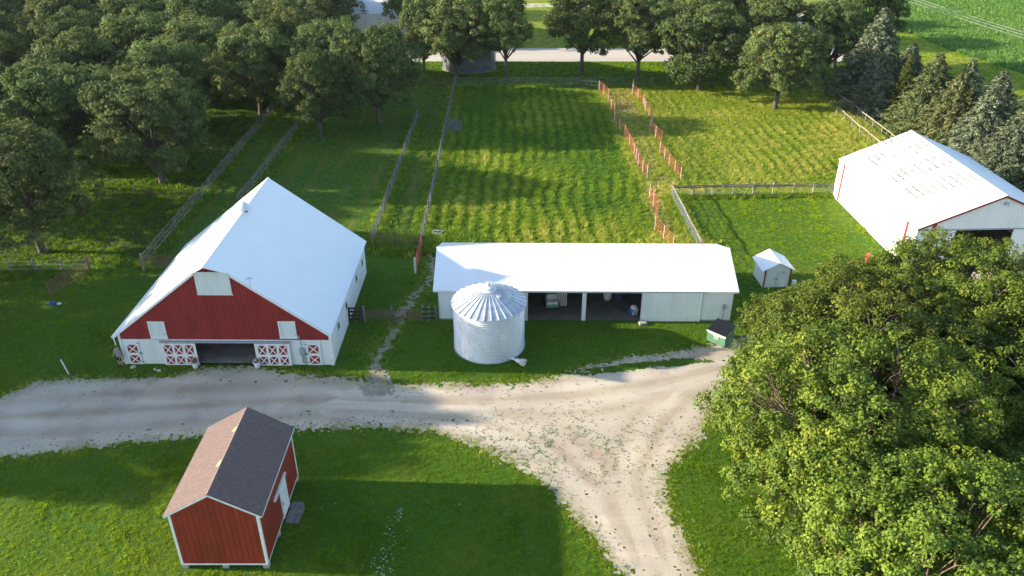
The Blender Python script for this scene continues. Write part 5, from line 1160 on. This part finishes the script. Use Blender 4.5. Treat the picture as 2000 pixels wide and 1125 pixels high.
# spruce row
for i, (k, x, y, h, wd, lb) in enumerate(((0, 51.6, 116.0, 13.2, 1.05, "tallest blue spruce at the far end of the spruce row"), (1, 50.2, 109.5, 9.2, 1.1, "blue spruce leaning over the long tan rail fence"), (0, 54.0, 110.5, 9.6, 1.1, "blue spruce behind the yellow-green cedar"), (2, 53.6, 102.2, 10.2, 1.05, "grey-green spruce just right of the yellow-green cedar"), (1, 57.6, 101.5, 9.6, 1.0, "spruce with a pointed top against the mown strip"), (2, 53.9, 96.3, 9.4, 1.15, "grey-green spruce behind the garage's far ridge end"), (0, 57.8, 94.8, 9.8, 1.1, "blue spruce beside the shadow on the mown strip"), (1, 54.3, 90.0, 9.6, 1.15, "blue spruce above the middle of the garage roof"), (2, 58.4, 88.0, 10.6, 1.15, "grey-green spruce at the right edge, touching the soybean field's corner"), (0, 54.6, 83.6, 9.4, 1.15, "pale blue spruce over the garage's shaded roof slope"), (1, 58.6, 80.0, 9.8, 1.1, "blue spruce at the right edge beside the garage"), (2, 54.8, 77.0, 9.0, 1.1, "nearest spruce at the right edge beyond the garage"))):
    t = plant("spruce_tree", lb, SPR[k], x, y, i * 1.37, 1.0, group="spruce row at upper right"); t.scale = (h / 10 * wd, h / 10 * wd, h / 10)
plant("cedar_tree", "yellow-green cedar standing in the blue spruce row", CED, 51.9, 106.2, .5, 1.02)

# ------------------------------------------------------------------ far farmstead beyond the grove
def gable_house(name, label, loc, rz, W, L, he, hr, wallm, roofm, cat, ov=.3, wins=()):
    t = thing(name, label, cat, (*loc, 0), rz); s = (hr - he) / (W / 2)
    mb = MB(); mb.prism([(0, 0, 0), (W, 0, 0), (W, 0, he), (W / 2, 0, hr), (0, 0, he)], (0, L, 0)); mb.build("wall", wallm, t)
    for sg in (-1, 1):
        eu = W / 2 + sg * (W / 2 + ov); slab(MB(), [(eu, -ov, he - s * ov + .1), (eu, L + ov, he - s * ov + .1), (W / 2, L + ov, hr + .1), (W / 2, -ov, hr + .1)], .08).build("roof", roofm, t)
    for (side, a, z, w_, h_) in wins:
        if side == 'f': o = MB().box(a, a + w_, -.06, -.01, z, z + h_).build("window", "glass_dark", t)
        else: o = MB().box(W + .01, W + .06, a, a + w_, z, z + h_).build("window", "glass_dark", t)
    return t
gable_house("far_barn", "long white barn half hidden behind the far oaks", (-13.0, 156.0), R(90), 11, 30, 4.6, 8.2, "white_metal", "white_roof", "barn", wins=(('f', 2, 1.2, 1.2, 1.0), ('f', 6, 1.2, 1.2, 1.0)))
gable_house("far_shed", "small far shed with a red end wall below the white barn", (-19.5, 151.0), R(0), 4, 4, 1.8, 2.8, "red_paint", "white_roof", "shed")
gable_house("farmhouse", "far house with grey roof at the top left edge", (-100, 183), R(8), 15, 10, 4.8, 8.5, "panel_white", "grey_roof", "house", wins=(('f', 2, 1.0, 1.1, 1.5), ('f', 6, 1.0, 1.1, 1.5), ('f', 11, 1.0, 1.1, 1.5)))
gable_house("far_garage", "tan far garage glimpsed between the grove's tops", (-53, 168), R(5), 8, 7, 3.0, 5.4, "tan_wall", "grey_roof", "garage")
gable_house("far_shed", "little white shed glimpsed deep in the grove", (-85.5, 159), R(-10), 5, 5, 2.6, 4.0, "panel_white", "white_roof", "shed")
def far_bin():
    t = thing("steel_bin", "large dull grey steel bin under the far trees", "grain bin", (-7.1, 134.6, 0)); prof = []
    for i in range(40 * 2 + 1): prof.append((4.3 + .03 * (i % 2), 5.6 * i / 80))
    MB().lathe(prof, 56).build("wall", "galv_dark", t, smooth=True); MB().lathe([(4.55, 5.5), (4.45, 5.62), (.6, 7.5), (.6, 7.8), (0, 7.9)], 40).build("roof", "galv_dark", t); MB().lathe([(4.5, -.05), (4.5, .15), (4.2, .15)], 40).build("base_ring", "concrete", t)
    for k in range(10): MB().bar((4.42 * math.cos(k * .628), 4.42 * math.sin(k * .628), 0), (4.42 * math.cos(k * .628), 4.42 * math.sin(k * .628), 5.5), .08, .06).build("stiffener", "galv_dark", t)
far_bin()
# overhead wires on two utility poles, both outside the open part of the view
P0, P1 = (63.6, 172.0), (82.0, 66.0)
for (x, y), lb in ((P0, "wooden utility pole hidden behind the poplars"), (P1, "wooden utility pole just outside the right edge")):
    t = thing("utility_pole", lb, "pole", (x, y, 0), R(10)); MB().tube([(0, 0, -.3), (0, 0, 10.4)], [.17, .11], 10).build("shaft", "grey_wood", t); MB().bar((-1.5, 0, 9.7), (1.5, 0, 9.7), .12, .14).build("crossarm", "grey_wood", t)
    for k in (-1.4, 0.1, 1.4): MB().lathe([(.05, 9.77), (.06, 9.9), (.03, 9.95)], 8, (k, 0)).build("insulator", "panel_white", t)
for k, lb in ((-1.4, "leftmost thin overhead wire crossing above the soybean field"), (0.1, "middle thin overhead wire crossing above the soybean field"), (1.4, "rightmost thin overhead wire crossing above the soybean field")):
    pts = []
    for i in range(25):
        u = i / 24; pts.append((P0[0] + (P1[0] - P0[0]) * u + k * .98, P0[1] + (P1[1] - P0[1]) * u + k * .17, 9.95 - 1.2 * 4 * u * (1 - u)))
    tag(MB().tube(pts, .022, 5).build("overhead_wire", "wire"), lb, "wire", "overhead wires")
# ------------------------------------------------------------------ thin evening haze
m = bpy.data.materials.new("haze_air"); m.use_nodes = True; MATS["haze_air"] = m
nt = m.node_tree; nt.nodes.clear(); vo = _n(nt, "VolumePrincipled"); vo.inputs["Color"].default_value = (0.86, 0.90, 0.95, 1); vo.inputs["Density"].default_value = 0.00005; vo.inputs["Anisotropy"].default_value = 0.2
om = _n(nt, "OutputMaterial"); nt.links.new(vo.outputs[0], om.inputs["Volume"])
tag(MB().box(-430, 430, -170, 710, -1.0, 36.0).build("haze", "haze_air"), "thin pale evening haze over the whole farm", "haze", None, "stuff")
